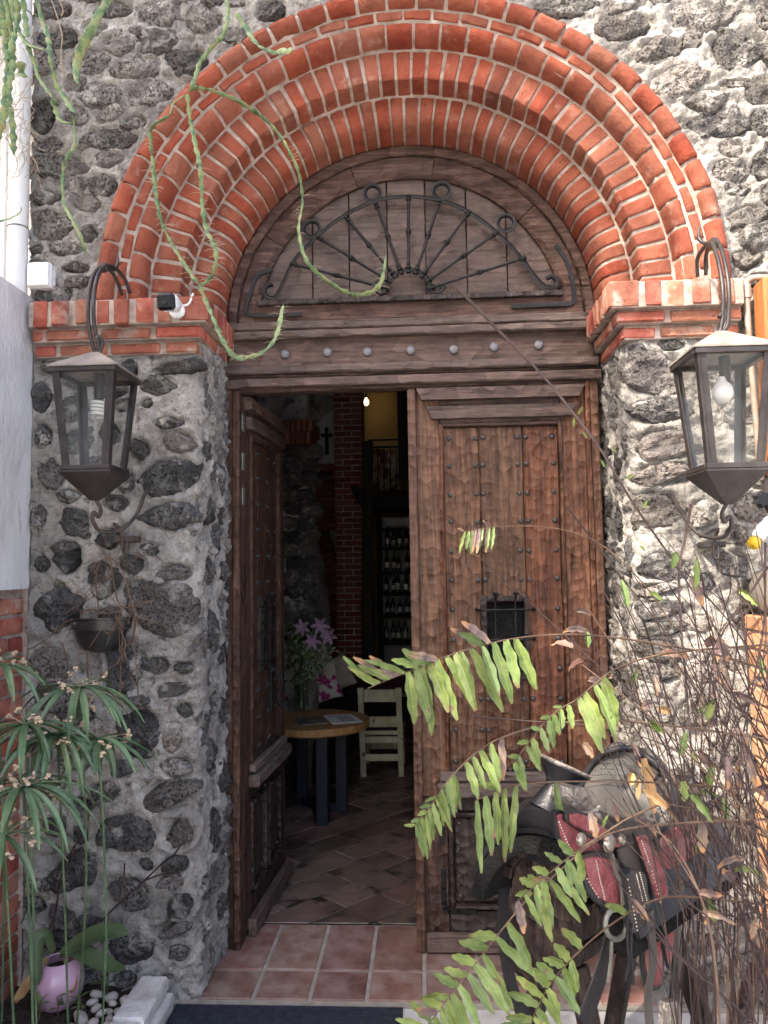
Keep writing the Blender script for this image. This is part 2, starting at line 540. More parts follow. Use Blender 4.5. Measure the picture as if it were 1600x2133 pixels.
M_fernd = mk('fern_leaf_dry', [(0.06, 0.045, 0.05), (0.17, 0.12, 0.11), (0.33, 0.21, 0.13)], 20, 0.65, [(60, 0.003)], var=0.25, hue=0.02, transl=0.12, leaf=((0.10, 0.06, 0.05), (0.36, 0.20, 0.10), 0.95))
M_cyp = mk('cyperus_leaf', [(0.05, 0.10, 0.04), (0.105, 0.175, 0.08), (0.21, 0.28, 0.15)], 9, 0.4, [(70, 0.001)], var=0.25, hue=0.02,
           transl=0.15, spec=0.5, leaf=((0.16, 0.24, 0.11), (0.26, 0.20, 0.10), 1.2))
M_flow = mk('spikelets', [(0.36, 0.25, 0.15), (0.55, 0.42, 0.30)], 40, 0.9, var=0.2)
M_orch = mk('orchid_leaf', [(0.05, 0.085, 0.035), (0.11, 0.155, 0.07)], 6, 0.42, [(40, 0.001)], stretch=(1, 1, 1), spec=0.5)
M_orchd = mk('dry_leaf', [(0.22, 0.13, 0.06), (0.42, 0.27, 0.13)], 14, 0.8, [(40, 0.003)], var=0.2)
M_stem = mk('dark_stem', [(0.025, 0.016, 0.018), (0.07, 0.045, 0.04)], 20, 0.7, [(80, 0.001)], var=0.3)
M_stem2 = mk('brown_stem', [(0.07, 0.040, 0.030), (0.17, 0.11, 0.07)], 14, 0.75, [(80, 0.001)], var=0.3)
M_pink = mk('pink_glaze', [(0.52, 0.31, 0.42), (0.62, 0.39, 0.50)], 3, 0.22, spec=0.55, coat=0.4)
M_red = mk('red_leather', [(0.17, 0.036, 0.044), (0.28, 0.078, 0.084), (0.34, 0.14, 0.14)], 12, 0.62, [(90, 0.006), (26, 0.012)], spec=0.3, speck=((0.30, 0.18, 0.17), 9, 0.58, 0.72))
M_blk = mk('black_leather', [(0.008, 0.008, 0.010), (0.026, 0.025, 0.028)], 12, 0.36, [(120, 0.0015)], spec=0.5)
M_seat = mk('seat_leather', [(0.045, 0.041, 0.038), (0.085, 0.078, 0.070)], 6, 0.42, [(160, 0.001)], spec=0.45)
M_fleece = mk('fleece', [(0.004, 0.004, 0.004), (0.014, 0.014, 0.014)], 60, 0.98, [(140, 0.012)])
M_silver = mk('tooled_silver', [(0.16, 0.13, 0.11), (0.34, 0.30, 0.26), (0.52, 0.47, 0.42)], 34, 0.42, [(38, 0.012)], metal=0.6, dist=2.5)
M_cream = mk('cream_thread', [(0.50, 0.45, 0.38), (0.58, 0.53, 0.46)], 9, 0.9)
M_terra = mk('terracotta', [(0.34, 0.16, 0.085), (0.44, 0.23, 0.13), (0.50, 0.33, 0.22)], 8, 0.9, [(50, 0.003)])
M_clay = mk('pale_clay', [(0.42, 0.36, 0.27), (0.54, 0.48, 0.38)], 7, 0.92, [(50, 0.004)])
M_owood = mk('orange_wood', [(0.26, 0.09, 0.03), (0.40, 0.16, 0.055)], 4, 0.6, [(9, 0.003)], stretch=(14, 14, 1))
M_copper = mk('copper_pipe', [(0.30, 0.20, 0.14), (0.46, 0.34, 0.26), (0.22, 0.32, 0.30)], 14, 0.5, metal=0.5)
M_yel = mk('yellow_plastic', [(0.68, 0.42, 0.02), (0.74, 0.48, 0.03)], 6, 0.4)
M_navy = mk('navy_metal', [(0.007, 0.009, 0.018), (0.012, 0.015, 0.030)], 9, 0.45, [(60, 0.001)])
M_ttop = mk('table_wood', [(0.24, 0.125, 0.045), (0.42, 0.24, 0.10)], 4, 0.45, [(9, 0.003)], stretch=(14, 2, 8), spec=0.4)
M_chair = mk('chair_paint', [(0.30, 0.27, 0.16), (0.44, 0.41, 0.27), (0.52, 0.49, 0.35)], 7, 0.75, [(40, 0.002)], stretch=(2, 2, 1),
             speck=((0.10, 0.07, 0.045), 14, 0.62, 0.70), var=0.08)
M_cush = mk('cushion_print', [(0.60, 0.56, 0.52), (0.62, 0.58, 0.55), (0.42, 0.06, 0.20), (0.36, 0.04, 0.17)], 11, 0.9, ramp=(0.44, 0.6), detail=3)
M_cushb = mk('cushion_beige', [(0.34, 0.29, 0.23), (0.42, 0.37, 0.30)], 9, 0.95, [(200, 0.002)])
M_paper = mk('paper', [(0.60, 0.62, 0.68), (0.66, 0.68, 0.74)], 3, 0.8)
M_print = mk('print_ink', [(0.03, 0.03, 0.04), (0.06, 0.06, 0.07)], 9, 0.8)
M_photo = mk('photo_print', [(0.03, 0.03, 0.03), (0.10, 0.10, 0.09), (0.30, 0.30, 0.27)], 25, 0.5)
M_lily = mk('lily_petal', [(0.34, 0.19, 0.32), (0.50, 0.36, 0.48)], 12, 0.6, transl=0.2)
M_lilyg = mk('lily_leaf', [(0.06, 0.11, 0.03), (0.15, 0.20, 0.07)], 12, 0.5, transl=0.15, var=0.2)
M_gyp = mk('tiny_flowers', [(0.30, 0.32, 0.25), (0.45, 0.46, 0.38)], 30, 0.9)
M_bottle = mk('bottle_glass', [(0.006, 0.010, 0.007), (0.012, 0.018, 0.012)], 5, 0.12, spec=0.6, var=0.3)
M_label = mk('bottle_label', [(0.55, 0.53, 0.48), (0.66, 0.64, 0.60)], 9, 0.8, var=0.2)
M_dark = mk('dark_interior_wood', [(0.010, 0.008, 0.007), (0.030, 0.022, 0.018)], 6, 0.7, [(20, 0.003)], stretch=(8, 8, 1))
M_serape = mk('serape', [(0.03, 0.01, 0.03), (0.22, 0.02, 0.02), (0.05, 0.02, 0.06), (0.20, 0.03, 0.10), (0.02, 0.02, 0.03)], 4, 0.95,
              [(80, 0.002)], stretch=(0.3, 9, 9), ramp=(0.3, 0.7))
M_yelw = mk('ochre_plaster', [(0.42, 0.28, 0.11), (0.52, 0.36, 0.16)], 3, 0.95)
M_paint = mk('canvas_painting', [(0.10, 0.06, 0.04), (0.34, 0.25, 0.16), (0.46, 0.40, 0.32)], 9, 0.7, detail=3, ramp=(0.4, 0.6))
M_leaf = mk('tree_leaf', [(0.04, 0.08, 0.02), (0.09, 0.16, 0.04)], 3, 0.5, var=0.2, transl=0.3)
M_bark = mk('bark', [(0.06, 0.045, 0.035), (0.13, 0.10, 0.08)], 10, 0.95, [(20, 0.02)], stretch=(3, 3, 1))
M_bulb = emit('lit_bulb', (1.0, 0.72, 0.32), 1.3)
M_bulbw = mk('unlit_bulb', [(0.74, 0.73, 0.70), (0.78, 0.77, 0.74)], 4, 0.25, spec=0.5)

def glass_mat(name, tint, rough=0.03, trans=0.9, dirt=0.25):
    m = bpy.data.materials.new(name)
    m.use_nodes = True
    nt = m.node_tree
    N, L = nt.nodes, nt.links
    N.clear()
    out = N.new('ShaderNodeOutputMaterial')
    t = N.new('ShaderNodeBsdfTransparent')
    t.inputs[0].default_value = (*tint, 1)
    g = N.new('ShaderNodeBsdfGlossy')
    g.inputs[1].default_value = rough
    lw_ = N.new('ShaderNodeLayerWeight')
    pw = N.new('ShaderNodeMath')
    pw.operation = 'POWER'
    pw.inputs[1].default_value = 4.0
    L.new(lw_.outputs['Facing'], pw.inputs[0])
    fr = N.new('ShaderNodeMath')
    fr.operation = 'MULTIPLY_ADD'
    fr.inputs[1].default_value = 0.45
    fr.inputs[2].default_value = 0.03
    L.new(pw.outputs[0], fr.inputs[0])
    mx = N.new('ShaderNodeMixShader')
    L.new(fr.outputs[0], mx.inputs[0])
    L.new(t.outputs[0], mx.inputs[1])
    L.new(g.outputs[0], mx.inputs[2])
    d = N.new('ShaderNodeBsdfDiffuse')
    d.inputs[0].default_value = (0.55, 0.52, 0.48, 1)
    nz = N.new('ShaderNodeTexNoise')
    nz.inputs['Scale'].default_value = 9
    nz.inputs['Detail'].default_value = 8
    tc = N.new('ShaderNodeTexCoord')
    L.new(tc.outputs['Object'], nz.inputs[0])
    mr = N.new('ShaderNodeMapRange')
    mr.inputs[1].default_value = 0.35
    mr.inputs[2].default_value = 0.75
    mr.inputs[3].default_value = dirt * 0.25
    mr.inputs[4].default_value = dirt
    L.new(nz.outputs[0], mr.inputs[0])
    m2 = N.new('ShaderNodeMixShader')
    L.new(mr.outputs[0], m2.inputs[0])
    L.new(mx.outputs[0], m2.inputs[1])
    L.new(d.outputs[0], m2.inputs[2])
    L.new(m2.outputs[0], out.inputs[0])
    return m
M_glass = glass_mat('dusty_glass', (0.96, 0.965, 0.96), dirt=0.02)
M_vase = glass_mat('vase_glass', (0.86, 0.90, 0.87), dirt=0.04)

# ================================================================== THE SETTING: ground, floor
g = MB()
g.rbox(-40, 40, -60, 60, -0.30, -0.02, 0)
struct(g.build('ground', M_pave, smooth=0))
fl = MB()
fl.rbox(-0.97, 2.2, -0.02, 0.62, -0.018, -0.004, 0)
floor = struct(fl.build('floor', M_grout, smooth=0))
def tile(x0, x1, y0, y1, parent, mat, rot=0.0, piv=None):
    b = MB()
    b.rbox(x0, x1, y0, y1, -0.012, 0.0015, 0.0035)
    if rot:
        m = Matrix.Rotation(rot, 3, 'Z')
        b.v = [m @ p + V((piv[0], piv[1], 0)) for p in b.v]
    tl = 0.0012
    a, c = rnd.uniform(-tl, tl), rnd.uniform(-0.001, 0.001)
    cx = sum((p.x for p in b.v)) / len(b.v)
    for p in b.v:
        p.z += (p.x - cx) * a * 4 + c
    return b.build('tile', mat, parent)
J = 0.0075
for i in range(-5, 11):
    x0 = i * 0.2
    if x0 > 1.0:
        continue
    xa, xb = max(x0, -0.83), x0 + 0.2
    if xb <= -0.8:
        continue
    tile(xa + J, xb - J, 0.0 + J, 0.2 - J, floor, M_tile)
    if xb > -0.81 and xa < 0.8:
        tile(xa + J, min(xb, 0.8) - J, 0.2 + J, 0.57 - J, floor, M_tile)
fi = MB()
fi.rbox(-4.2, 2.6, 0.575, 9.5, -0.018, -0.004, 0)
floor_in = struct(fi.build('interior_floor', M_groutin, smooth=0))
A47 = R(47.5)
ct, st_ = math.cos(A47), math.sin(A47)
for r_ in range(-12, 14):
    for k in range(-10, 16):
        lx0 = k * 0.40 + (0.2 if r_ % 2 else 0.0)
        ly0 = r_ * 0.185
        cxl, cyl = lx0 + 0.2, ly0 + 0.0925
        wx = -0.62 + cxl * ct - cyl * st_
        wy = 0.98 + cxl * st_ + cyl * ct
        # only the part seen through the doorway
        if 0.36 < wy < 4.2 and -1.15 < wx < 0.45:
            cs = [(lx0 + 0.006, ly0 + 0.006), (lx0 + 0.394, ly0 + 0.006), (lx0 + 0.394, ly0 + 0.179), (lx0 + 0.006, ly0 + 0.179)]
            cs = [(-0.62 + x * ct - y * st_, 0.98 + x * st_ + y * ct) for x, y in cs]
            po_ = []
            for e in range(4):                 # cut by the threshold joint
                (xa, ya), (xb, yb) = cs[e], cs[(e + 1) % 4]
                if ya > 0.585:
                    po_.append((xa, ya))
                if (ya > 0.585) != (yb > 0.585):
                    f = (0.585 - ya) / (yb - ya)
                    po_.append((xa + (xb - xa) * f, 0.585))
            if len(po_) > 2:
                zt_ = 0.001 + rnd.uniform(-.0012, .0012)
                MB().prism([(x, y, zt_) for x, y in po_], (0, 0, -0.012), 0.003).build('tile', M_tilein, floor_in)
st = MB()
st.rbox(-0.86, 2.4, -0.42, -0.026, -0.02, -0.006, 0.002)
struct(st.build('entrance_strip', M_conc))
sb = MB()
sb.rbox(-1.60, -0.975, -1.9, 0.02, -0.02, 0.02, 0)
bed = struct(sb.build('planting_bed', M_soil, smooth=0))
# lumpy soil surface
rows = []
for j in range(60):
    y = -1.6 + 1.66 * j / 59
    rows.append([V((-1.45 + 0.49 * i / 24, y, 0.045 + 0.03 * fbm((i * 0.02, y, 3), 9, 4) + 0.02 * fbm((i * 0.02, y, 1), 3, 2))) for i in range(25)])
s2 = MB()
s2.grid(rows)
struct(s2.build('soil_surface', M_soil, bed, smooth=60, recalc=False))

# ================================================================== STONE WALL
XC, ZC = -0.015, 2.49
wall = thing('stone_wall', 'rubble wall of dark volcanic stones in pale mortar round the doorway', 'wall', (0, 0.2, 0))
def path_left(u):
    # front face from x=-1.42, corner at x=-0.79, then the reveal
    L1 = 0.58
    rc = 0.05
    if u < L1:
        return V((-1.42 + u, 0, 0)), V((0, -1, 0))
    a = (u - L1) / rc
    if a < math.pi / 2:
        return V((-0.84 + rc * math.sin(a), rc - rc * math.cos(a), 0)), V((math.sin(a), -math.cos(a), 0))
    s = u - L1 - rc * math.pi / 2
    return V((-0.79 + 0.012 * s / 0.3, rc + s, 0)), V((1, 0, 0))
def path_right(u):
    L1 = 1.365
    rc = 0.05
    X1 = 2.20
    if u < L1:
        return V((X1 - u, 0, 0)), V((0, -1, 0))
    a = (u - L1) / rc
    if a < math.pi / 2:
        return V((0.835 - rc * math.sin(a), rc - rc * math.cos(a), 0)), V((-math.sin(a), -math.cos(a), 0))
    s = u - L1 - rc * math.pi / 2
    return V((0.785 - 0.010 * s / 0.3, rc + s, 0)), V((-1, 0, 0))
def path_top(u):
    return V((-1.44 + u, 0, 0)), V((0, -1, 0))

def stones_from(lst, sc, ox, oy, conv):
    out = []
    for it in lst:
        cx, cy, w, h = it[:4]
        tone = it[4] if len(it) > 4 else max(0.0, rnd.gauss(0.12, 0.10) + (0.30 if oy == 0 else 0.0))
        p = W(ox + cx * sc, oy + cy * sc, 0)
        s = sc / 580.0
        f_ = 1.12 if oy == 0 else 1.04
        out.append((conv(p.x), p.z, w * s * 0.57 * f_, h * s * 0.59 * f_, tone))
    return out
def fill(ex, u0, u1, z0, z1, n, wr=(0.04, 0.10), hr=(0.025, 0.05), tone=(0.15, 0.15), ok=None):
    """add stones at random where none stands yet"""
    t = 0
    while n > 0 and t < 4000:
        t += 1
        u, z = rnd.uniform(u0, u1), rnd.uniform(z0, z1)
        a, b = rnd.uniform(*wr), rnd.uniform(*hr)
        if ok and not ok(u, z, a, b):
            continue
        if any(((u - s[0]) / (a + s[2] + 0.004)) ** 2 + ((z - s[1]) / (b + s[3] + 0.004)) ** 2 < 0.92 for s in ex):
            continue
        ex.append((u, z, a, b, max(0, rnd.gauss(*tone))))
        n -= 1

def sheet(path, u0, u1, z0, z1, d, stones, mask=None, seed=0.0):
    nu, nz = int((u1 - u0) / d), int((z1 - z0) / d)
    H = [[0.0] * (nu + 1) for _ in range(nz + 1)]
    P = [path(u0 + (u1 - u0) * i / nu) for i in range(nu + 1)]
    for j in range(nz + 1):
        z = z0 + (z1 - z0) * j / nz
        for i in range(nu + 1):
            p = P[i][0]
            q = V((p.x, p.y + seed, z))
            H[j][i] = 0.002 + 0.015 * noise.fractal(q * 8, 0.8, 2.2, 3) + 0.013 * noise.fractal(q * 26, 0.6, 2.2, 4)
    for s in stones:
        i0, i1 = int((s[0] - s[2] * 1.5 - u0) / d), int((s[0] + s[2] * 1.5 - u0) / d) + 1
        j0, j1 = int((s[1] - s[3] * 1.5 - z0) / d), int((s[1] + s[3] * 1.5 - z0) / d) + 1
        for j in range(max(0, j0), min(nz, j1) + 1):
            z = z0 + (z1 - z0) * j / nz
            for i in range(max(0, i0), min(nu, i1) + 1):
                u = u0 + (u1 - u0) * i / nu
                t = math.sqrt(((u - s[0]) / s[2]) ** 2 + ((z - s[1]) / s[3]) ** 2)
                if t < 1.0:
                    H[j][i] -= 0.032 * min(1, (1.0 - t) * 2.2)
                elif t < 1.4:
                    H[j][i] += 0.006 * (1 - abs(t - 1.2) / 0.2)
    b = MB()
    rows = []
    for j in range(nz + 1):
        z = z0 + (z1 - z0) * j / nz
        rows.append([P[i][0] + P[i][1] * H[j][i] + V((0, 0, z)) for i in range(nu + 1)])
    if mask is None:
        b.grid(rows)
    else:
        nc = nu + 1
        vs = [p for r_ in rows for p in r_]
        fs = []
        for j in range(nz):
            for i in range(nu):
                if mask(rows[j][i].x, rows[j][i].z):
                    fs.append((j * nc + i, j * nc + i + 1, (j + 1) * nc + i + 1, (j + 1) * nc + i))
        b.add(vs, fs)
    stuff_ = b.build('mortar', M_wallm, wall, smooth=80, recalc=False)
    return stuff_

def stone(path, s, seed):
    u, z, a, b_, tone = s
    n, rings = 36, 10
    a, b_ = a * 1.50, b_ * 1.55
    tilt = rnd.uniform(-0.14, 0.14)
    sx, sz = rnd.uniform(-0.22, 0.22), rnd.uniform(-0.22, 0.22)
    hgt = rnd.uniform(0.008, 0.020)
    # broken outline: corners of a random polygon joined by nearly straight edges
    kk = rnd.choice((4, 5, 5, 6))
    ca = sorted(2 * math.pi * (i + rnd.uniform(-0.32, 0.32)) / kk for i in range(kk))
    cp = []
    for t_ in ca:
        c, s_ = math.cos(t_), math.sin(t_)
        rr = (abs(c) ** 5 + abs(s_) ** 5) ** (-1.0 / 5) * rnd.uniform(0.78, 1.06)
        cp.append((rr * c, rr * s_))
    def rad(th):
        c, s_ = math.cos(th), math.sin(th)
        for i in range(kk):
            (x0, y0), (x1, y1) = cp[i], cp[(i + 1) % kk]
            dx, dy = x1 - x0, y1 - y0
            den = c * dy - s_ * dx
            if abs(den) < 1e-9:
                continue
            t_ = (x0 * dy - y0 * dx) / den
            w = (c * t_ - x0) * dx + (s_ * t_ - y0) * dy
            if t_ > 0 and -1e-6 <= w <= dx * dx + dy * dy + 1e-6:
                return t_
        return 0.9
    planes = [(rnd.uniform(-1, 1), rnd.uniform(-1, 1), rnd.uniform(0.15, 0.55), rnd.uniform(0.4, 1.0)) for _ in range(4)]
    R_ = [rad(2 * math.pi * i / n) for i in range(n)]
    R_ = [(R_[i - 1] + 2 * R_[i] + R_[(i + 1) % n]) / 4 for i in range(n)]
    vs, fs = [], []
    def pos(t, i):
        th = 2 * math.pi * i / n
        c, s_ = math.cos(th), math.sin(th)
        rr = R_[i] * (1.0 + 0.10 * noise.noise(V((c * 4 + seed, s_ * 4, 5.1))))
        eu, ez = rr * c * t, rr * s_ * t
        du, dz = a * eu, b_ * ez
        uu, zz = u + du + dz * tilt, z + dz + du * tilt
        p, nn = path(uu)
        h = hgt + du * sx * 0.4 + dz * sz * 0.4
        for (px_, pz_, off, k) in planes:                    # chipped facets
            e = (eu * px_ + ez * pz_) - off
            if e > 0:
                h -= e * k * 0.030
        h -= 0.046 * max(0.0, t - 0.66) / 0.34
        q = V((p.x, p.y + seed, zz))
        h += 0.017 * noise.fractal(q * 14, 0.7, 2.1, 3) + 0.010 * noise.noise(q * 34) + 0.005 * noise.noise(q * 80)
        return p + nn * h + V((0, 0, zz))
    vs.append(pos(0, 0))
    for k in range(1, rings + 1):
        t = (k / rings) ** 0.75
        for i in range(n):
            vs.append(pos(t, i))
    for i in range(n):
        fs.append((0, 1 + i, 1 + (i + 1) % n))
    for k in range(rings - 1):
        for i in range(n):
            a0 = 1 + k * n
            fs.append((a0 + i, a0 + n + i, a0 + n + (i + 1) % n, a0 + (i + 1) % n))
    m = MB().add(vs, fs)
    o = m.build('stone', M_stone, wall, smooth=35)
    o['tone'] = min(1.0, tone)
    return o

# --- stones picked out of the photograph
cl = lambda x: x + 1.42
UL = [(300, 60, 180, 90), (330, 215, 190, 110), (500, 345, 190, 120), (665, 240, 170, 110), (755, 190, 70, 60), (640, 60, 200, 80, .5), (880, 80, 220, 120, .35),
      (1120, 110, 200, 130), (880, 240, 190, 110, .25), (1040, 340, 210, 130), (760, 385, 260, 110, .55), (560, 530, 230, 110, .3), (830, 520, 220, 120), (420, 470, 120, 80),
      (240, 350, 150, 120), (610, 630, 140, 60), (750, 680, 140, 70), (420, 650, 120, 90, .3), (240, 650, 130, 160), (620, 770, 270, 110), (280, 810, 160, 70),
      (340, 920, 320, 120), (600, 890, 150, 80, .4), (430, 1040, 90, 90), (570, 1030, 150, 100, .5), (250, 1100, 160, 80), (280, 1250, 210, 150), (370, 1385, 180, 60),
      (480, 1130, 140, 80, .6), (200, 1390, 80, 60), (420, 1490, 120, 50), (440, 1570, 140, 50), (1300, 200, 140, 80), (1510, 60, 150, 110), (560, -10, 200, 50),
      (1020, 10, 100, 50), (1310, 20, 90, 50), (480, 800, 60, 50), (1180, 10, 100, 50)]
UR = [(480, 40, 300, 100), (780, 30, 200, 80), (1260, 90, 330, 170, .3), (790, 160, 280, 120), (1010, 270, 200, 90), (1180, 230, 100, 80, .35), (1440, 270, 280, 180, .25),
      (1100, 450, 250, 140), (1560, 510, 150, 130), (1260, 570, 190, 120), (1350, 690, 280, 130, .15), (1570, 680, 120, 120), (1390, 830, 100, 80),
      (1400, 950, 190, 110), (1560, 930, 90, 120), (1500, 1200, 200, 100), (1430, 1050, 120, 60, .5), (1540, 1330, 150, 120), (1480, 1440, 150, 90),
      (1580, 100, 80, 140, .3), (1420, 470, 160, 40), (1620, 300, 100, 120), (1640, 1080, 130, 100), (1640, 850, 110, 90)]
ct_ = lambda x: x + 1.44
top_st = stones_from(UL, .375, 0, 0, ct_) + stones_from(UR, .375, 1000, 0, ct_)
okt = lambda u, z, a, b: math.hypot(u - 1.44 - XC, z - ZC) > 1.20 + a * 0.5
fill(top_st, 0.03, 2.95, 2.5, 3.6, 30, (0.04, 0.08), (0.025, 0.045), (.3, .12), okt)
fill(top_st, 2.35, 3.56, 2.5, 3.95, 60, tone=(.2, .15), ok=okt)
fill(top_st, 0.05, 2.9, 3.5, 3.95, 22, ok=okt)
LPS = stones_from([(1170, 850, 340, 80), (860, 870, 120, 100), (280, 1050, 110, 180), (980, 1090, 70, 60), (1130, 1220, 200, 70), (1200, 1350, 220, 130, .35),
       (920, 1390, 140, 130), (1160, 1580, 380, 190, .02), (340, 1560, 150, 160), (290, 1300, 110, 150), (460, 1710, 130, 80), (840, 1600, 100, 150),
       (500, 1880, 180, 150), (1110, 1840, 400, 170, .03), (260, 1850, 110, 160), (440, 2060, 200, 90), (1010, 2040, 130, 50), (500, 1130, 200, 150),
       (520, 1350, 180, 150), (650, 1500, 100, 90), (830, 1100, 90, 80)], .3125, 0, 500, cl)
LPS += stones_from([(450, 200, 200, 200, 0), (285, 240, 90, 90), (690, 340, 210, 220, .12), (880, 240, 180, 130), (1020, 150, 80, 60), (1160, 295, 240, 100, .4),
        (400, 550, 330, 290, .02), (1110, 560, 400, 290, .35), (330, 900, 220, 160, .75), (840, 900, 220, 280), (350, 1110, 240, 150),
        (1220, 930, 130, 80), (1160, 1080, 220, 80), (920, 1150, 130, 50), (1230, 1210, 130, 90), (930, 1360, 260, 260, .02), (1150, 1390, 130, 170, .65),
        (1140, 1780, 360, 180, .3), (700, 1760, 180, 120), (1180, 1600, 200, 110, .5), (520, 1500, 260, 200), (270, 1500, 150, 160), (300, 1750, 200, 120)], .3125, 0, 1100, cl)
LPS += stones_from([(850, 430, 360, 190, 0), (1190, 440, 190, 170, .4), (470, 670, 320, 250, 0), (1170, 640, 170, 100, .2), (850, 840, 250, 210, .28), (1200, 920, 160, 130, .02),
        (1160, 1080, 220, 100, .3), (420, 980, 160, 100), (880, 1200, 250, 150), (1200, 1240, 140, 90, .3), (250, 780, 170, 80), (600, 1040, 180, 110), (980, 640, 80, 60)], .3125, 0, 1600, cl)
fill(LPS, 0.03, 0.56, 0.05, 2.3, 14, (0.045, 0.08), (0.03, 0.05))
fill(LPS, 0.02, 0.56, 0.05, 2.3, 7, (0.030, 0.06), (0.022, 0.04))
UA = 0.58 + 0.05 * math.pi / 2
fill(LPS, UA - 0.02, UA + 0.33, 0.04, 2.28, 40, (0.026, 0.055), (0.040, 0.085), (.18, .16))
cr = lambda x: 2.20 - x
RPS = stones_from([(720, 820, 420, 260, .45), (800, 1090, 430, 160, .12), (820, 1340, 420, 190, .55), (820, 1560, 470, 140, .8), (780, 1810, 400, 210, .85), (1110, 1850, 190, 180, .6),
       (880, 600, 160, 80, .1), (620, 640, 110, 90, .1)], .28125, 1150, 550, cr)
RPS += stones_from([(760, 510, 390, 200, .12), (720, 680, 340, 90, .6), (1100, 620, 150, 110, .05), (700, 840, 310, 120, .15), (740, 990, 380, 90, .6), (720, 1180, 370, 180, .5),
       (700, 1340, 340, 130, .6), (1050, 950, 200, 110, .8), (1330, 480, 250, 160, .8), (1100, 1300, 260, 200, .7), (700, 1640, 290, 190, .45), (1050, 1640, 260, 190, .6),
       (1350, 250, 150, 120, .5), (1380, 1250, 200, 160, .7)], .2625, 1180, 1050, cr)
fill(RPS, 0.08, 1.355, 0.03, 2.28, 110, (0.045, 0.095), (0.03, 0.055), (.45, .2))
UB = 1.365 + 0.05 * math.pi / 2
fill(RPS, UB - 0.02, UB + 0.33, 0.04, 2.28, 40, (0.026, 0.055), (0.040, 0.085), (.25, .2))
sheet(path_left, 0.0, UA + 0.40, -0.02, 2.36, 0.0085, LPS)
sheet(path_right, 0.0, UB + 0.40, -0.02, 2.36, 0.0085, RPS)
sheet(path_top, 0.0, 3.64, 2.36, 4.0, 0.0085, top_st, lambda x, z: math.hypot(x - XC, z - ZC) > 1.115)
k_ = 0.0
for pth, lst in ((path_left, LPS), (path_right, RPS), (path_top, top_st)):
    for s in lst:
        k_ += 1.37
        stone(pth, s, k_)
core = MB()
core.rbox(-1.415, -0.86, 0.07, 0.44, -0.02, 2.4, 0)
core.rbox(0.86, 2.195, 0.07, 0.44, -0.02, 2.4, 0)
core.rbox(-1.435, 2.195, 0.42, 0.60, 2.275, 3.99, 0)
core.rbox(-1.435, -1.20, 0.05, 0.42, 2.4, 3.99, 0)
core.rbox(1.20, 2.195, 0.05, 0.42, 2.4, 3.99, 0)
core.rbox(-0.86, -0.80, 0.40, 0.60, -0.01, 2.4, 0)
core.rbox(0.80, 0.86, 0.40, 0.60, -0.01, 2.4, 0)
core.build('wall_core', M_wallm, wall, smooth=0)

# ================================================================== BRICK ARCH
arch = thing('brick_arch', 'red brick arch of five moulded rings over the door', 'arch', (XC, 0, ZC))
def sweep(prof, a0, a1, n, jit=0.0, ends=0.0, name=None, seed=0.0):
    """prof (r, y) list swept round the arch centre; ends = bevel inset at both ends"""
    cr_ = sum(p[0] for p in prof) / len(prof)
    cy_ = sum(p[1] for p in prof) / len(prof)
    rows = []
    if ends:
        da = ends / cr_
        st2 = [(a0, 1), (a0 + da, 0)] + [(a0 + (a1 - a0) * k / n, 0) for k in range(1, n)] + [(a1 - da, 0), (a1, 1)]
    else:
        st2 = [(a0 + (a1 - a0) * k / n, 0) for k in range(n + 1)]
    for (a, e) in st2:
        row = []
        for i, (r, y) in enumerate(prof):
            if e:
                dr, dy = cr_ - r, cy_ - y
                dl = math.hypot(dr, dy) or 1
                r, y = r + dr / dl * ends, y + dy / dl * ends
            if jit:
                q = V((a * 9 + seed, r * 30, y * 30))
                d_ = jit * noise.noise(q * 1.7)
                r += d_
                y += jit * noise.noise(q * 1.9 + V((7, 7, 7)))
            row.append(V((XC + r * math.cos(a), y, ZC + r * math.sin(a))))
        rows.append(row)
    b = MB()
    b.grid(rows, close_u=bool(ends))
    if ends:
        n_ = len(prof)
        k = len(b.v) - n_
        b.f.append(tuple(range(n_)))
        b.f.append(tuple(range(k, k + n_)))
    return b
PA = [(1.155, 0.03), (1.157, -0.015), (1.152, -0.040), (1.140, -0.060), (1.122, -0.069), (1.104, -0.064), (1.092, -0.052), (1.086, -0.036), (1.086, 0.03)]
PB = [(1.078, 0.03), (1.079, -0.026), (1.076, -0.030), (1.051, -0.030), (1.047, -0.026), (1.046, 0.03)]
PC = [(1.038, 0.07), (1.039, -0.016), (1.034, -0.022), (1.020, -0.022), (1.005, -0.014), (0.994, 0.004), (0.988, 0.026), (0.986, 0.07)]
PD = [(0.978, 0.16), (0.979, 0.056), (0.975, 0.051), (0.950, 0.0505), (0.900, 0.0505), (0.873, 0.051), (0.868, 0.056), (0.867, 0.10), (0.867, 0.16)]
PE = [(0.858, 0.345), (0.859, 0.158), (0.855, 0.153), (0.835, 0.152), (0.812, 0.155), (0.790, 0.164), (0.772, 0.181), (0.761, 0.205), (0.757, 0.24), (0.757, 0.345)]
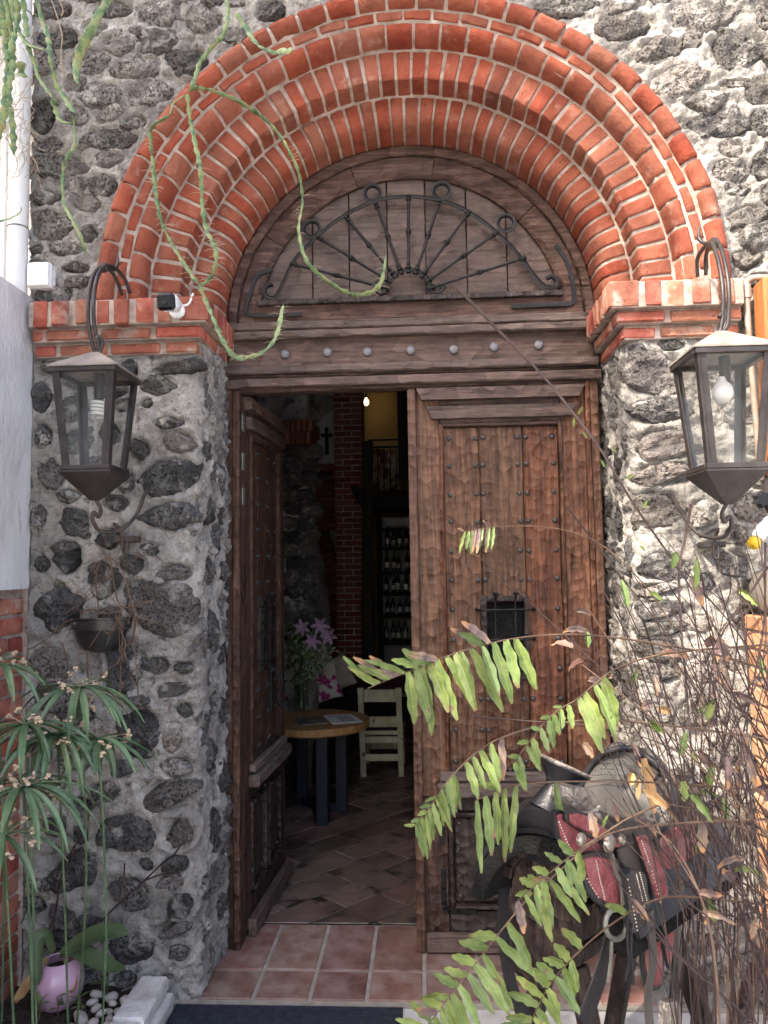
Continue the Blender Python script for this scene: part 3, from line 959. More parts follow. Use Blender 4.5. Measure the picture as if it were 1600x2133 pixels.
def ring(prof, n, joint, a_off=0.0, jit=0.0035):
    rm = sum(p[0] for p in prof) / len(prof)
    for i in range(n):
        a0 = math.pi * i / n + a_off * math.pi / n
        a1 = math.pi * (i + 1) / n + a_off * math.pi / n
        if a1 < 0 or a0 > math.pi:
            continue
        a0, a1 = max(a0, -0.01), min(a1, math.pi + 0.01)
        if a1 - a0 < 0.02:
            continue
        j = joint / rm / 2
        w = [rnd.uniform(0.6, 1.5) for _ in range(2)]
        s = rnd.uniform(0, 99)
        dy = rnd.uniform(-0.003, 0.001)
        dr = rnd.uniform(-0.0015, 0.0015)
        b = sweep([(r + dr, y + (dy if y < 0.15 or prof is PE else 0)) for r, y in prof], a0 + j * w[0], a1 - j * w[1], 5, jit, 0.0035, seed=s)
        b.build('brick', M_brick, arch, smooth=45)
ring(PA, 31, 0.012)
ring(PB, 31, 0.012, 0.45)
ring(PC, 31, 0.011, 0.1)
ring(PD, 47, 0.0118)
ring(PE, 44, 0.0105)
MP = [(1.17, 0.06), (1.149, 0.0), (1.147, -0.038), (1.120, -0.058), (1.096, -0.050), (1.084, -0.030), (1.076, -0.0255), (1.048, -0.0255), (1.040, -0.017), (1.020, -0.0165),
      (1.000, -0.004), (0.992, 0.03), (0.988, 0.050), (0.974, 0.0545), (0.876, 0.0545), (0.871, 0.06), (0.871, 0.148), (0.860, 0.1555), (0.835, 0.1565),
      (0.812, 0.160), (0.792, 0.169), (0.776, 0.186), (0.766, 0.21), (0.7615, 0.25), (0.7615, 0.36)]
sweep([(r, y + 0.0015) for r, y in MP], -0.02, math.pi + 0.02, 260, 0.0022).build('mortar_bed', M_mort, arch, smooth=60, recalc=False)

# ================================================================== IMPOSTS
def impost(name, label, side, x_far, x_cor):
    root = thing(name, label, 'cornice', (x_cor, 0, 2.30))
    s = side                                   # -1 left pier (corner on its right), +1 right pier
    def XX(d):                                 # distance from the corner, outwards
        return x_cor + s * d
    Ltot = abs(x_far - x_cor)
    yb = 0.335
    core_ = MB()
    for (f, z0, z1, ins) in ((-0.088, 2.393, 2.486, 0.0), (-0.056, 2.345, 2.394, 0.030), (-0.026, 2.296, 2.346, 0.058)):
        xa, xb = XX(0.008 + ins), XX(Ltot)
        core_.rbox(min(xa, xb), max(xa, xb), f + 0.008, 0.12, z0, z1, 0.002)
        xa, xb = XX(0.008 + ins), XX(0.2)
        core_.rbox(min(xa, xb), max(xa, xb), 0.119, yb, z0 + 0.0007, z1 - 0.0007, 0.002)
    core_.build('mortar_bed', M_mort, root)
    def brk(xa, xb, y0, y1, z0, z1, mat=M_brickold):
        b = MB()
        b.rbox(min(xa, xb), max(xa, xb), y0, y1, z0, z1, 0.005, 0.0022)
        o = b.build('brick', mat, root)
        return o
    # soldier course, front then return
    d = 0.0
    w0 = 0.105
    while d < Ltot - 0.03:
        w = w0 if d == 0 else rnd.uniform(0.050, 0.062)
        e = min(d + w, Ltot)
        f = -0.088 + rnd.uniform(-0.004, 0.005)
        brk(XX(d), XX(e), f, 0.02, 2.395 + rnd.uniform(-.003, .003), 2.488 + rnd.uniform(-.004, .002))
        d = e + rnd.uniform(0.016, 0.028)
    y = 0.045
    while y < yb - 0.03:
        w = rnd.uniform(0.036, 0.046)
        brk(XX(0.0), XX(0.05), y, min(y + w, yb), 2.395, 2.487)
        y += w + 0.014
    # two stretcher courses stepping back
    for (f, z0, z1, ins, off) in ((-0.056, 2.348, 2.387, 0.030, 0.0), (-0.026, 2.300, 2.338, 0.058, 0.11)):
        d = ins
        first = True
        while d < Ltot - 0.03:
            w = (0.17 - off * 0.5) if first else rnd.uniform(0.17, 0.20)
            first = False
            e = min(d + w, Ltot)
            brk(XX(d), XX(e), f + rnd.uniform(-.003, .003), 0.02, z0, z1)
            d = e + rnd.uniform(0.012, 0.022)
        y = 0.035
        while y < yb - 0.03:
            w = rnd.uniform(0.12, 0.15)
            brk(XX(ins), XX(ins + 0.05), y, min(y + w, yb), z0 + 0.0006, z1 - 0.0006)
            y += w + 0.013
    return root
impost('brick_impost', 'stepped worn brick cornice on the left pier, carrying the security camera', -1, -1.40, -0.735)
impost('brick_impost', 'stepped worn brick cornice on the right pier below the sunlit arch end', 1, 1.16, 0.695)

# ================================================================== WOODEN DOOR FRAME WITH TYMPANUM
YF = 0.34
frame = thing('door_frame', 'carved brown wooden frame with half-round fan panel above the double door', 'door frame', (0, YF, 0))
ZB = zat(660, YF)          # beam top
sw = lambda prof, nm, mat: sweep(prof, 0.0, math.pi, 72, 0.003).build(nm, mat, frame, smooth=40)
RO = 0.752
sw([(RO, 0.41), (RO, 0.318), (RO - 0.004, 0.314), (RO - 0.030, 0.316), (RO - 0.036, 0.322), (RO - 0.038, 0.34), (RO - 0.038, 0.41)], 'arched_frame', M_woodh)
for (aa, bb) in ((0.0, 0.74), (0.745, 1.40), (1.405, 1.90), (1.905, 2.55), (2.555, math.pi)):   # the band is built of several boards
    sweep([(RO - 0.041, 0.41), (RO - 0.041, 0.330), (RO - 0.047, 0.325), (RO - 0.105, 0.327), (RO - 0.125, 0.345), (RO - 0.127, 0.41)], aa, bb, 24, 0.003).build('arched_board', M_woodh, frame, smooth=40)
RP = RO - 0.124
zp0 = zat(622, YF)
xs = [-RP, -0.40, -0.245, -0.085, 0.075, 0.245, 0.41, RP]
for i in range(len(xs) - 1):
    xa, xb = xs[i] + 0.002 + XC, xs[i + 1] - 0.002 + XC
    top = []
    for k in range(9):
        x = xb + (xa - xb) * k / 8
        top.append((x, 0.362, ZC + math.sqrt(max(0.0, (RP + 0.004) ** 2 - (x - XC) ** 2))))
    bz = zp0 - 0.03
    top = [(x, y, max(z, bz + 0.002)) for x, y, z in top]
    b = MB()
    b.prism([(xa, 0.362, bz), (xb, 0.362, bz)] + top, (0, 0.03, 0), 0.003)
    b.build('plank', M_woodh, frame)['tone'] = 0.45
b = MB()
b.rbox(XC - RO + 0.04, XC + RO - 0.04, 0.331, 0.40, ZB - 0.02, zp0, 0.006, 0.001)
b.build('bottom_rail', M_woodh, frame)
def hbeam(nm, p0, p1, y0, x0=-0.775, x1=0.735, mat=M_woodh, ch=0.006, tone=0.1):
    za, zb = zat(p0, y0), zat(p1, y0)
    b = MB()
    n = 40
    # hand-hewn: slightly wavy edges
    prof = [(y0 + ch, zb), (y0, zb + ch), (y0, za - ch), (y0 + ch, za), (0.40, za), (0.40, zb)]
    rows = []
    for i in range(n + 1):
        x = x0 + (x1 - x0) * i / n
        rows.append([V((x, y + 0.002 * noise.noise(V((x * 9, k * 3.1, p0))), z + 0.0022 * noise.noise(V((x * 7, k * 5.3, p0 + 3))))) for k, (y, z) in enumerate(prof)])
    b.grid(rows, close_u=True)
    b.f.append(tuple(range(len(prof))))
    b.f.append(tuple(range(n * len(prof), (n + 1) * len(prof))))
    o = b.build(nm, mat, frame, smooth=40)
    o['tone'] = tone
    return o
hbeam('moulding', 660, 678, 0.315, -0.752, 0.716, tone=0.5)
hbeam('moulding', 679, 695, 0.298, -0.745, 0.712, tone=0.5)
hbeam('lintel_board', 694, 768, 0.335, -0.765, 0.728, tone=0.25)
hbeam('moulding', 752, 769, 0.310, -0.782, 0.742, tone=0.4)
hbeam('moulding', 771, 779, 0.333, -0.775, 0.738)
hbeam('moulding', 779, 798, 0.315, -0.790, 0.752, tone=0.4)
hbeam('moulding', 799, 808, 0.342, -0.770, 0.735)
def dome(r, h):
    pr = [(r, 0.0), (r * 0.97, h * 0.25)] + [(r * math.cos(t), h * (0.25 + 0.75 * math.sin(t))) for t in (0.35, 0.7, 1.05, 1.35)] + [(r * 0.05, h)]
    return pr
sm = MB().lathe(dome(0.020, 0.012), 14, axis=(0, -1, 0)).mesh('stud', M_studg, 50)
for px, py in ((593, 738), (682, 734), (765, 733), (855, 730), (945, 728), (1029, 723), (1122, 719)):
    p = W(px, py, 0.334)
    link('stud', sm, frame, p)
# jambs
for (pa, pb, sgn) in ((469, 497, -1), (1222, 1254, 1)):
    xa, xb = xat(pa, YF, 900), xat(pb, YF, 900)
    if sgn < 0:
        xa = -0.782
    else:
        xb = 0.745
    b = MB()
    zj = zat(1792, 0.345)
    b.rbox(xa, xb, 0.345, 0.43, zj + 0.001, zat(801, 0.345), 0.005, 0.0015)
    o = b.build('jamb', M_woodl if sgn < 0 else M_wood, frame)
    o['tone'] = 0.15
    b = MB()
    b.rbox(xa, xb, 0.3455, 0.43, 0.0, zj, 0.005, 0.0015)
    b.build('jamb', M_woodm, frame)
    b = MB()
    if sgn < 0:
        b.rbox(xb - 0.026, xb + 0.002, 0.336, 0.40, 0.003, zat(803, 0.345), 0.004, 0.001)
    else:
        b.rbox(xa - 0.002, xa + 0.020, 0.337, 0.40, 0.003, zat(803, 0.345), 0.004, 0.001)
    b.build('jamb_bead', M_woodl if sgn < 0 else M_wood, frame)
# L-shaped iron straps at the foot of the arched band
for (pts) in (([(568, 560), (535, 575), (522, 610), (512, 640), (520, 655), (560, 656), (628, 654)]), ([(1158, 510), (1178, 540), (1192, 580), (1196, 620), (1188, 632), (1150, 634), (1066, 638)])):
    c_ = spline([W(x, y, 0.319) for x, y in pts], 5)
    b = MB()
    rows = []
    for k, p in enumerate(c_):
        d = (c_[min(k + 1, len(c_) - 1)] - c_[max(k - 1, 0)]).normalized()
        sd2 = V((-d.z, 0, d.x))
        rows.append([p - sd2 * 0.008, p + sd2 * 0.008, p + sd2 * 0.008 + V((0, 0.008, 0)), p - sd2 * 0.008 + V((0, 0.008, 0))])
    b.grid(rows, True)
    b.f.append((0, 1, 2, 3))
    b.f.append(tuple(range(len(b.v) - 4, len(b.v))))
    b.build('corner_strap', M_iron, frame)
# fan grille
gril = MB()
YG = 0.322
def WP(x, y):
    return W(x, y, YG)
b = MB()
zl0, zl1 = zat(617, YG), zat(625, YG)
b.rbox(xat(537, YG, 628), xat(1172, YG, 604), 0.308, 0.345, zl1 - 0.004, zl0 + 0.002, 0.003, 0.0008)
grille = b.build('fan_grille', M_woodd, frame)
grille['label'] = 'black wrought-iron fan grille with nine spokes and four rings'
def bar(nm, pts, r, flat=1.0, n=8, k=6):
    return MB().tube(spline(pts, k), r, n, flat).build(nm, M_iron, grille, smooth=60)
arc_pts = [(585, 600), (610, 548), (640, 512), (690, 468), (740, 436), (795, 415), (851, 409), (905, 415), (955, 430), (1005, 460), (1050, 498), (1088, 540), (1112, 572), (1130, 592)]
scl = [(568, 592), (556, 596), (551, 607), (558, 619), (573, 619), (585, 600)]
scr = [(1130, 592), (1143, 599), (1157, 597), (1160, 585), (1150, 576), (1138, 580)]
bar('grille_arc', [WP(*p) for p in scl[:-1] + arc_pts + scr[1:]], 0.0058, 1.8)
c0 = (851, 609)
ir = [(c0[0] - 66, 588), (c0[0] - 62, 612), (c0[0] - 48, 608)] + [(c0[0] + 47 * math.cos(t), c0[1] - 3 - 45 * math.sin(t)) for t in [math.pi * (1 - i / 8) for i in range(9)]] + [(c0[0] + 52, 609), (c0[0] + 68, 606), (c0[0] + 74, 594)]
bar('grille_ring_inner', [WP(*p) for p in ir], 0.006, 1.6)
outer = [(607, 549), (662, 494), (721, 453), (783, 425), (851, 408), (916, 419), (978, 441), (1036, 484), (1094, 537)]
for i, o in enumerate(outer):
    t = math.pi * (1 - (i + 0.35) / 8.7)
    a = (c0[0] + 42 * math.cos(t), c0[1] - 3 - 40 * math.sin(t))
    pa, pb = W(a[0], a[1], YG - 0.006), W(o[0], o[1], YG - 0.006)
    s = MB().tube([pa, pb], 0.0060, 8).build('spoke', M_iron, grille, smooth=60)
    ax = (pb - pa).normalized()
    for f, rr in ((0.0, 0.011), (0.06, 0.012), (0.11, 0.009), (0.50, 0.009), (0.53, 0.012), (0.56, 0.009), (0.93, 0.011), (1.0, 0.010)):
        f2 = 0.955 if f == 0.93 else f
        q = pa.lerp(pb, f2)
        s_ = MB().lathe([(0.003, -0.007), (rr * 1.0, -0.0045), (rr, 0), (rr * 0.85, 0.0045), (0.003, 0.006)], 10, q, ax)
        s_.build('collar', M_iron, grille, smooth=60)
for (x, y) in ((649, 477), (776, 403), (920, 398), (1054, 465)):
    q = WP(x, y)
    pts = [q + V((0.034 * math.cos(t), 0, 0.034 * math.sin(t))) for t in [2 * math.pi * i / 24 for i in range(24)]]
    MB().tube(pts, 0.0055, 8, 1.8, closed=True).build('grille_ring', M_iron, grille, smooth=60)

# ================================================================== DOOR LEAVES
XH = 0.692                                     # hinge line of the right-hand leaf
YL = 0.36
def ux(px, py):                                # distance from the hinge of a photo point on the right-hand leaf
    return XH - W(px, py, YL).x
def lz(py, px=1000):
    return W(px, py, YL).z
LW = XH + 0.026
ZT = lz(812)
def make_leaf(name, label, loc, rot, sg, left):
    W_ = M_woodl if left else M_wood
    """local frame: hinge at the origin, leaf runs along sg*X, outside faces -Y"""
    rt = thing(name, label, 'door', loc, rot)
    def bx(nm, u0, u1, z0, z1, y0, y1, mat=W_, ch=0.004, jit=0.0012, parent=None, tone=None):
        b = MB()
        xa, xb = sorted((sg * u0, sg * u1))
        b.rbox(xa, xb, y0, y1, z0, z1, ch, jit)
        o = b.build(nm, mat, parent or rt, world=False)
        if tone is not None:
            o['tone'] = tone
        return o
    zm0, zm1 = lz(1652), lz(1606)              # middle ledge
    zpt, zpb = lz(888), lz(1606)
    u_a, u_b = ux(1172, 1000), ux(918, 1000)   # upper panel left/right
    # frame members
    zs = lz(1660)
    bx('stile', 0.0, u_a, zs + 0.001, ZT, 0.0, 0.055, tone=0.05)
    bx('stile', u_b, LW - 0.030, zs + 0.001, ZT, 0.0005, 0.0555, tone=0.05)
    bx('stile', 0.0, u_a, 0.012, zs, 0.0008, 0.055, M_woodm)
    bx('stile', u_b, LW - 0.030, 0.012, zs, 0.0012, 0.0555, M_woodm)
    bx('top_rail', u_a + 0.001, u_b - 0.001, zpt, ZT - 0.001, 0.001, 0.05, M_woodh, tone=0.15)
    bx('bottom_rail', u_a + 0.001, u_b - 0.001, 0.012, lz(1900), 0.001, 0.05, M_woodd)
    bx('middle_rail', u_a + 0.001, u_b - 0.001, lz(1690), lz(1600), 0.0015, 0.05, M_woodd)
    if not left:
        bx('closing_strip', LW - 0.032, LW + 0.002, 0.004, ZT + 0.006, -0.026, 0.06, M_wood, tone=0.35)
    # top crown mouldings with splayed ends
    def crown(p0, p1, a, c, dep, tone):
        z1, z0 = lz(p0), lz(p1)
        o = 0.022
        b = MB()
        y0 = -dep
        xa, xb = sg * a, sg * c
        dx = sg * o
        b.add([(xa, y0, z1), (xb, y0, z1), (xb - dx, y0 - 0.0, z0), (xa + dx, y0, z0),
               (xa, 0.002, z1), (xb, 0.002, z1), (xb - dx, 0.002, z0), (xa + dx, 0.002, z0)],
              [(0, 1, 2, 3), (4, 7, 6, 5), (0, 4, 5, 1), (1, 5, 6, 2), (2, 6, 7, 3), (3, 7, 4, 0)])
        b.build('crown_moulding', M_woodh, rt, world=False)['tone'] = tone
    crown(809, 833, ux(1216, 820), LW - 0.034, 0.034, 0.3)
    crown(847, 872, ux(1198, 860), ux(888, 860), 0.026, 0.3)
    # bead round the upper panel
    for (a, c) in ((u_a - 0.004, u_a + 0.012), (u_b - 0.012, u_b + 0.004)):
        bx('panel_bead', a, c, zpb, zpt + 0.012, -0.011, 0.02)
    bx('panel_bead', u_a, u_b, zpt, zpt + 0.013, -0.010, 0.02, M_woodh)
    # three planks of the upper panel, the middle one with the wicket opening
    uj1, uj2 = ux(1092, 1000), ux(1000, 1000)
    wz0, wz1 = lz(1412), lz(1246)
    wu0, wu1 = ux(1092, 1300), ux(1030, 1300)
    bx('plank', u_a + 0.013, uj1 - 0.0015, zpb, zpt - 0.001, 0.012, 0.035, tone=0.0)
    bx('plank', uj2 + 0.0015, u_b - 0.013, zpb, zpt - 0.001, 0.012, 0.035, tone=0.0)
    bx('plank', uj1 + 0.0015, uj2 - 0.0015, wz1 + 0.001, zpt - 0.001, 0.0115, 0.0345, tone=0.02)
    bx('plank', uj1 + 0.0015, uj2 - 0.0015, zpb, wz0 - 0.001, 0.0115, 0.0345, tone=0.02)
    # wicket: wooden surround, black sheet painting the unlit opening, iron bars
    wk = bx('wicket_frame', uj1 - 0.004, uj1 + 0.014, wz0 - 0.01, wz1 + 0.010, -0.004, 0.03, M_woodd)
    bx('wicket_frame', uj2 - 0.016, uj2 + 0.012, wz0 - 0.01, wz1 + 0.010, -0.004, 0.03, M_woodd)
    bx('wicket_frame', uj1 + 0.014, uj2 - 0.016, wz1 - 0.016, wz1 + 0.010, -0.0045, 0.03, M_woodd)
    bx('wicket_frame', uj1 + 0.014, uj2 - 0.016, wz0 - 0.01, wz0 + 0.016, -0.0045, 0.03, M_woodd)
    bx('wicket_dark_sheet', uj1 + 0.012, uj2 - 0.014, wz0 + 0.01, wz1 - 0.01, 0.044, 0.052, M_fleece)
    for px in (1032, 1074):
        u = ux(px, 1300)
        za, zb = lz(1236), lz(1418)
        pts = [V((sg * u, -0.040, za + 0.004)), V((sg * u, -0.046, za - 0.004)), V((sg * u, -0.030, za - 0.02)), V((sg * u, -0.024, za - 0.05)), V((sg * u, -0.024, zb + 0.05)), V((sg * u, -0.030, zb + 0.02)), V((sg * u, -0.046, zb))]
        v_ = MB().tube(spline(pts, 4), 0.0035, 6, 2.0).build('wicket_bar', M_iron, rt, world=False)
        for z_ in (za, zb):
            MB().lathe([(0.0055, -0.013), (0.007, -0.012), (0.007, 0.012), (0.0055, 0.013)], 8, (sg * u, -0.040, z_), (1, 0, 0)).build('curl', M_iron, v_, world=False)
    for py in (1270, 1332, 1394):
        z_ = lz(py)
        a, c = ux(1113, py), ux(994, py)
        pts = [V((sg * a, 0.004, z_)), V((sg * (a + 0.01), -0.014, z_)), V((sg * (a + 0.045), -0.028, z_)), V((sg * (c - 0.045), -0.028, z_)), V((sg * (c - 0.01), -0.014, z_)), V((sg * c, 0.004, z_))]
        n_ = len(spline(pts, 4))
        MB().tube(spline(pts, 4), [0.0042 + 0.006 * (abs(i / (n_ - 1) - 0.5) * 2) ** 4 for i in range(n_)], 6, 0.8).build('wicket_bar', M_iron, rt, world=False)
    # studs
    sm_ = MB().lathe(dome(0.0105, 0.0085), 12, axis=(0, -1, 0)).mesh('stud', M_stud, 50)
    cols = [936, 990, 1005, 1079, 1096, 1152]
    rowsy = [911, 968, 1028, 1086, 1148, 1208, 1270, 1333, 1395, 1458, 1522, 1588]
    for ri, y in enumerate(rowsy):
        for ci, x in enumerate(cols):
            if ri in (6, 7, 8) and ci in (1, 2, 3, 4):
                continue
            u = ux(x, 911) + (ux(1152, 911) - ux(1152, 911))
            link('stud', sm_, rt, (sg * u + rnd.uniform(-.002, .002), 0.012, lz(y) + rnd.uniform(-.002, .002)), world=False)
    # ledge mouldings across the middle
    bx('ledge', u_a - 0.035, u_b + 0.028, lz(1626), lz(1606), -0.030, 0.0, M_woodh, 0.006, tone=0.6)
    bx('ledge', u_a - 0.050, u_b + 0.040, lz(1656), lz(1627), -0.050, 0.0, M_woodh, 0.008, tone=0.6)
    # two raised lower panels
    zc0, zc1 = lz(1885), lz(1700)
    um = (u_a + u_b) / 2
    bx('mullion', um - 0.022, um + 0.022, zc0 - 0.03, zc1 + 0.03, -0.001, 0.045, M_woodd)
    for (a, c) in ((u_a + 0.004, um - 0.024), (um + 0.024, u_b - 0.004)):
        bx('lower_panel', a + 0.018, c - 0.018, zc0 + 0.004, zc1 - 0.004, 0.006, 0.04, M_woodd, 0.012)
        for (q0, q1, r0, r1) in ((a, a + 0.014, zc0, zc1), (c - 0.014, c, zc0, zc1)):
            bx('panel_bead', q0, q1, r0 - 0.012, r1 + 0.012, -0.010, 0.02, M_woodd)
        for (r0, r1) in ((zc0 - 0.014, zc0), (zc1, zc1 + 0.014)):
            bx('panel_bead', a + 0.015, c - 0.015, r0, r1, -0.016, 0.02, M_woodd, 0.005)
        for q in (a + 0.04, c - 0.04):
            for z_ in (zc0 + 0.03, zc1 - 0.03):
                link('stud', sm_, rt, (sg * q, 0.006, z_), world=False)
    bx('kick_ledge', u_a - 0.06, LW - 0.034, 0.006, lz(1940), -0.038, 0.0, M_woodh, 0.006, tone=0.35)
    # iron straps: L pieces at the corners and a latch plate
    us = u_b + 0.022
    def strap(pts):
        MB().tube([V((sg * u, -0.004, z)) for u, z in pts], 0.004, 6, 2.6).build('strap', M_iron, rt, world=False)
    L1 = [(us, lz(1812)), (us, lz(1850)), (us, lz(1882)), (us - 0.006, lz(1892)), (us - 0.02, lz(1898)), (us - 0.06, lz(1899)), (us - 0.12, lz(1899))]
    for pts in (L1, [(us, lz(1690)), (us, lz(1756))]):
        b = MB()
        Pn = [V((sg * u, -0.002, z)) for u, z in pts]
        for k in range(len(Pn) - 1):
            d = (Pn[k + 1] - Pn[k])
            ln = d.length
            ax = d.normalized()
            m = Matrix((ax, V((0, 1, 0)), ax.cross(V((0, 1, 0))))).transposed()
            b.box((Pn[k] + Pn[k + 1]) / 2, (ln + 0.010, 0.006, 0.020), 0.002, m)
        b.build('strap', M_iron, rt, world=False)
    b = MB()
    ul = ux(896, 1480)
    b.prism([(sg * (ul + x), -0.006, lz(1490) + z) for x, z in ((-.017, .03), (.017, .03), (.017, -.012), (.008, -.012), (.006, -.022), (-.006, -.022), (-.008, -.012), (-.017, -.012))], (0, 0.006, 0), 0.001)
    lt = b.build('latch_plate', M_iron, rt, world=False)
    MB().tube([V((sg * (ul - .016), -0.014, lz(1470))), V((sg * (ul + .016), -0.014, lz(1470)))], 0.007, 8).build('latch_bolt', M_iron, lt, world=False)
    bx('latch_bar', ul - 0.012, ul + 0.012, lz(1462), lz(1400), -0.008, 0.0, M_iron, 0.002)
    # scrolled pull handle
    if left:
        uh = um + 0.10
        pts = [(0, lz(1420), -0.004), (0, lz(1432), -0.02), (0.004, lz(1445), -0.045), (0.006, lz(1470), -0.040), (0.0, lz(1490), -0.028), (-0.004, lz(1505), -0.035), (0.004, lz(1515), -0.050), (0.012, lz(1508), -0.048), (0.01, lz(1500), -0.043)]
        MB().tube(spline([V((sg * (uh + a), y, z)) for a, z, y in pts], 5), 0.0075, 8).build('handle', M_iron, rt, world=False)
        bx('handle_plate', uh - 0.014, uh + 0.014, lz(1530), lz(1412), -0.005, 0.012, M_iron, 0.002)
        for py in (865, 948, 1022):
            zz = lz(py)
            hp = bx('hinge_plate', -0.024, 0.010, zz - 0.036, zz + 0.036, -0.006, -0.001, M_steel, 0.001, 0)
            for k in (-0.024, -0.008, 0.008, 0.024):
                MB().lathe([(0.004, -0.0015), (0.003, 0.001), (0.0005, 0.0015)], 8, (sg * (-0.006 + (0.006 if k in (-.024, .008) else -.005)), -0.007, zz + k), (0, -1, 0)).build('screw', M_stud, hp, world=False)
    return rt
make_leaf('door_leaf', 'closed brown studded door leaf with barred wicket, behind the saddle', (XH, YL, 0), 0.0, -1, False)
make_leaf('door_leaf', 'studded door leaf standing open into the dark interior on the left', (xat(507, 0.40, 1400), 0.405, 0), R(86.5), 1, True)
# ================================================================== INTERIOR
sh = MB()
sh.rbox(-2.6, -2.45, 0.6, 7.2, -0.02, 4.4, 0)
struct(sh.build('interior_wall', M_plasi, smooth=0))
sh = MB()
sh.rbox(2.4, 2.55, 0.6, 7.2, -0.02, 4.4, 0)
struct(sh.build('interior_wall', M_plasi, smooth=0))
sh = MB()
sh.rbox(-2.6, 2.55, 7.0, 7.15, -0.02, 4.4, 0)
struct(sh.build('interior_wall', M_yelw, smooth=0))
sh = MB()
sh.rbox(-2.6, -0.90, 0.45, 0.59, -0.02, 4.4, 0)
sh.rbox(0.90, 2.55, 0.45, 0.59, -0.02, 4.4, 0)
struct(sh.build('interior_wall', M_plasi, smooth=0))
sh = MB()
sh.rbox(-2.6, 2.55, 0.45, 7.2, 4.39, 4.5, 0)
struct(sh.build('ceiling', M_dark, smooth=0))

# brick pillar with single bricks
YP = 4.6
pil = thing('brick_pillar', 'square red brick pillar standing inside the doorway', 'pillar', (W(727, 1400, YP).x, YP + 0.15, 0))
xa, xb = xat(698, YP, 1100), xat(757, YP, 1100)
pw = xb - xa
zt = W(727, 800, YP).z
c_ = MB()
c_.rbox(xa + 0.005, xb - 0.005, YP + 0.005, YP + pw, 0, zt, 0)
c_.build('mortar_bed', M_mort, pil, smooth=0)
ch_ = 12.2 * (YP + 2.76) / 1600
z = 0.02
k = 0
while z < zt - ch_:
    if z > 0.15:
        cut = xa + pw * (0.62 if k % 2 else 0.30)
        if k % 2:
            parts = [(xa, cut - 0.006), (cut + 0.006, xb)]
        else:
            parts = [(xa, cut - 0.006), (cut + 0.006, xb)]
        for (p, q) in parts:
            b = MB()
            dd = rnd.uniform(-.003, .003)
            b.rbox(p, q, YP + dd, YP + 0.09 + dd, z, z + ch_ - 0.011, 0.003, 0.001)
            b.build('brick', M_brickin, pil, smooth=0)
        b = MB()
        b.rbox(xb - 0.05, xb + 0.004, YP + 0.101, YP + pw, z + 0.0006, z + ch_ - 0.012, 0.003)
        b.build('brick', M_brickin, pil, smooth=0)
    z += ch_
    k += 1
# white wall with a brick arch next to the pillar
YW = 4.95
aw = thing('plaster_wall', 'white plastered wall with brick arch and hanging cross beside the brick pillar', 'wall', (W(660, 1400, YW).x, YW, 0))
b = MB()
b.rbox(xat(560, YW), xat(712, YW), YW + 0.35, YW + 0.42, 0, 4.3, 0)
b.build('plaster', M_plasi, aw, smooth=0)
b = MB()
b.rbox(xat(560, YW), xat(700, YW), YW, YW + 0.30, W(670, 968, YW).z, 4.3, 0.01)
b.build('plaster', M_plasi, aw, smooth=0)
b = MB()
b.rbox(xat(600, YW), xat(700, YW), YW - 0.06, YW + 0.30, W(670, 984, YW).z, W(670, 967, YW).z - 0.002, 0.01)
b.build('ledge', M_brickin, aw)
cv = [(648, 1085), (660, 1118), (670, 1155), (678, 1195), (684, 1240), (688, 1285), (690, 1330), (690, 1380)]
pts = spline([W(x, y, YW) for x, y in cv], 4)
for i in range(0, len(pts) - 1):
    t = (pts[i + 1] - pts[i])
    nrm_ = V((t.z, 0, -t.x)).normalized()
    if nrm_.x < 0:
        nrm_ = -nrm_
    ax = t.normalized()
    mrot = Matrix((ax, V((0, 1, 0)), nrm_)).transposed()
    b = MB()
    b.box((pts[i] + pts[i + 1]) / 2 + nrm_ * 0.06 + V((0, 0.08, 0)), (t.length - 0.009, 0.20, 0.12), 0.003, mrot)
    b.build('brick', M_brickin, aw, smooth=0)
zz = W(670, 1000, YW).z
while zz > 1.9:
    for (pa, pb) in ((615, 648), (650, 697)) if int(zz * 100) % 2 else ((630, 670), (672, 697)):
        xl = xat(pa, YW, 1050)
        if zz < W(660, 1110, YW).z and pa < 660:
            continue
        b = MB()
        b.rbox(xl, xat(pb, YW, 1050), YW - 0.01, YW + 0.08, zz - 0.048, zz, 0.003)
        b.build('brick', M_brickin, aw, smooth=0)
    zz -= 0.058
# cross
p = W(681, 915, YW)
cr_ = MB()
cr_.rbox(p.x - 0.018, p.x + 0.018, YW - 0.03, YW - 0.003, p.z - 0.16, p.z + 0.12, 0.006)
cr_.rbox(p.x - 0.06, p.x - 0.0181, YW - 0.028, YW - 0.004, p.z + 0.02, p.z + 0.055, 0.006)
cr_.rbox(p.x + 0.0181, p.x + 0.06, YW - 0.028, YW - 0.004, p.z + 0.02, p.z + 0.055, 0.006)
tag(cr_.build('cross', M_dark), 'small dark wooden cross hung on the white interior wall', 'cross')
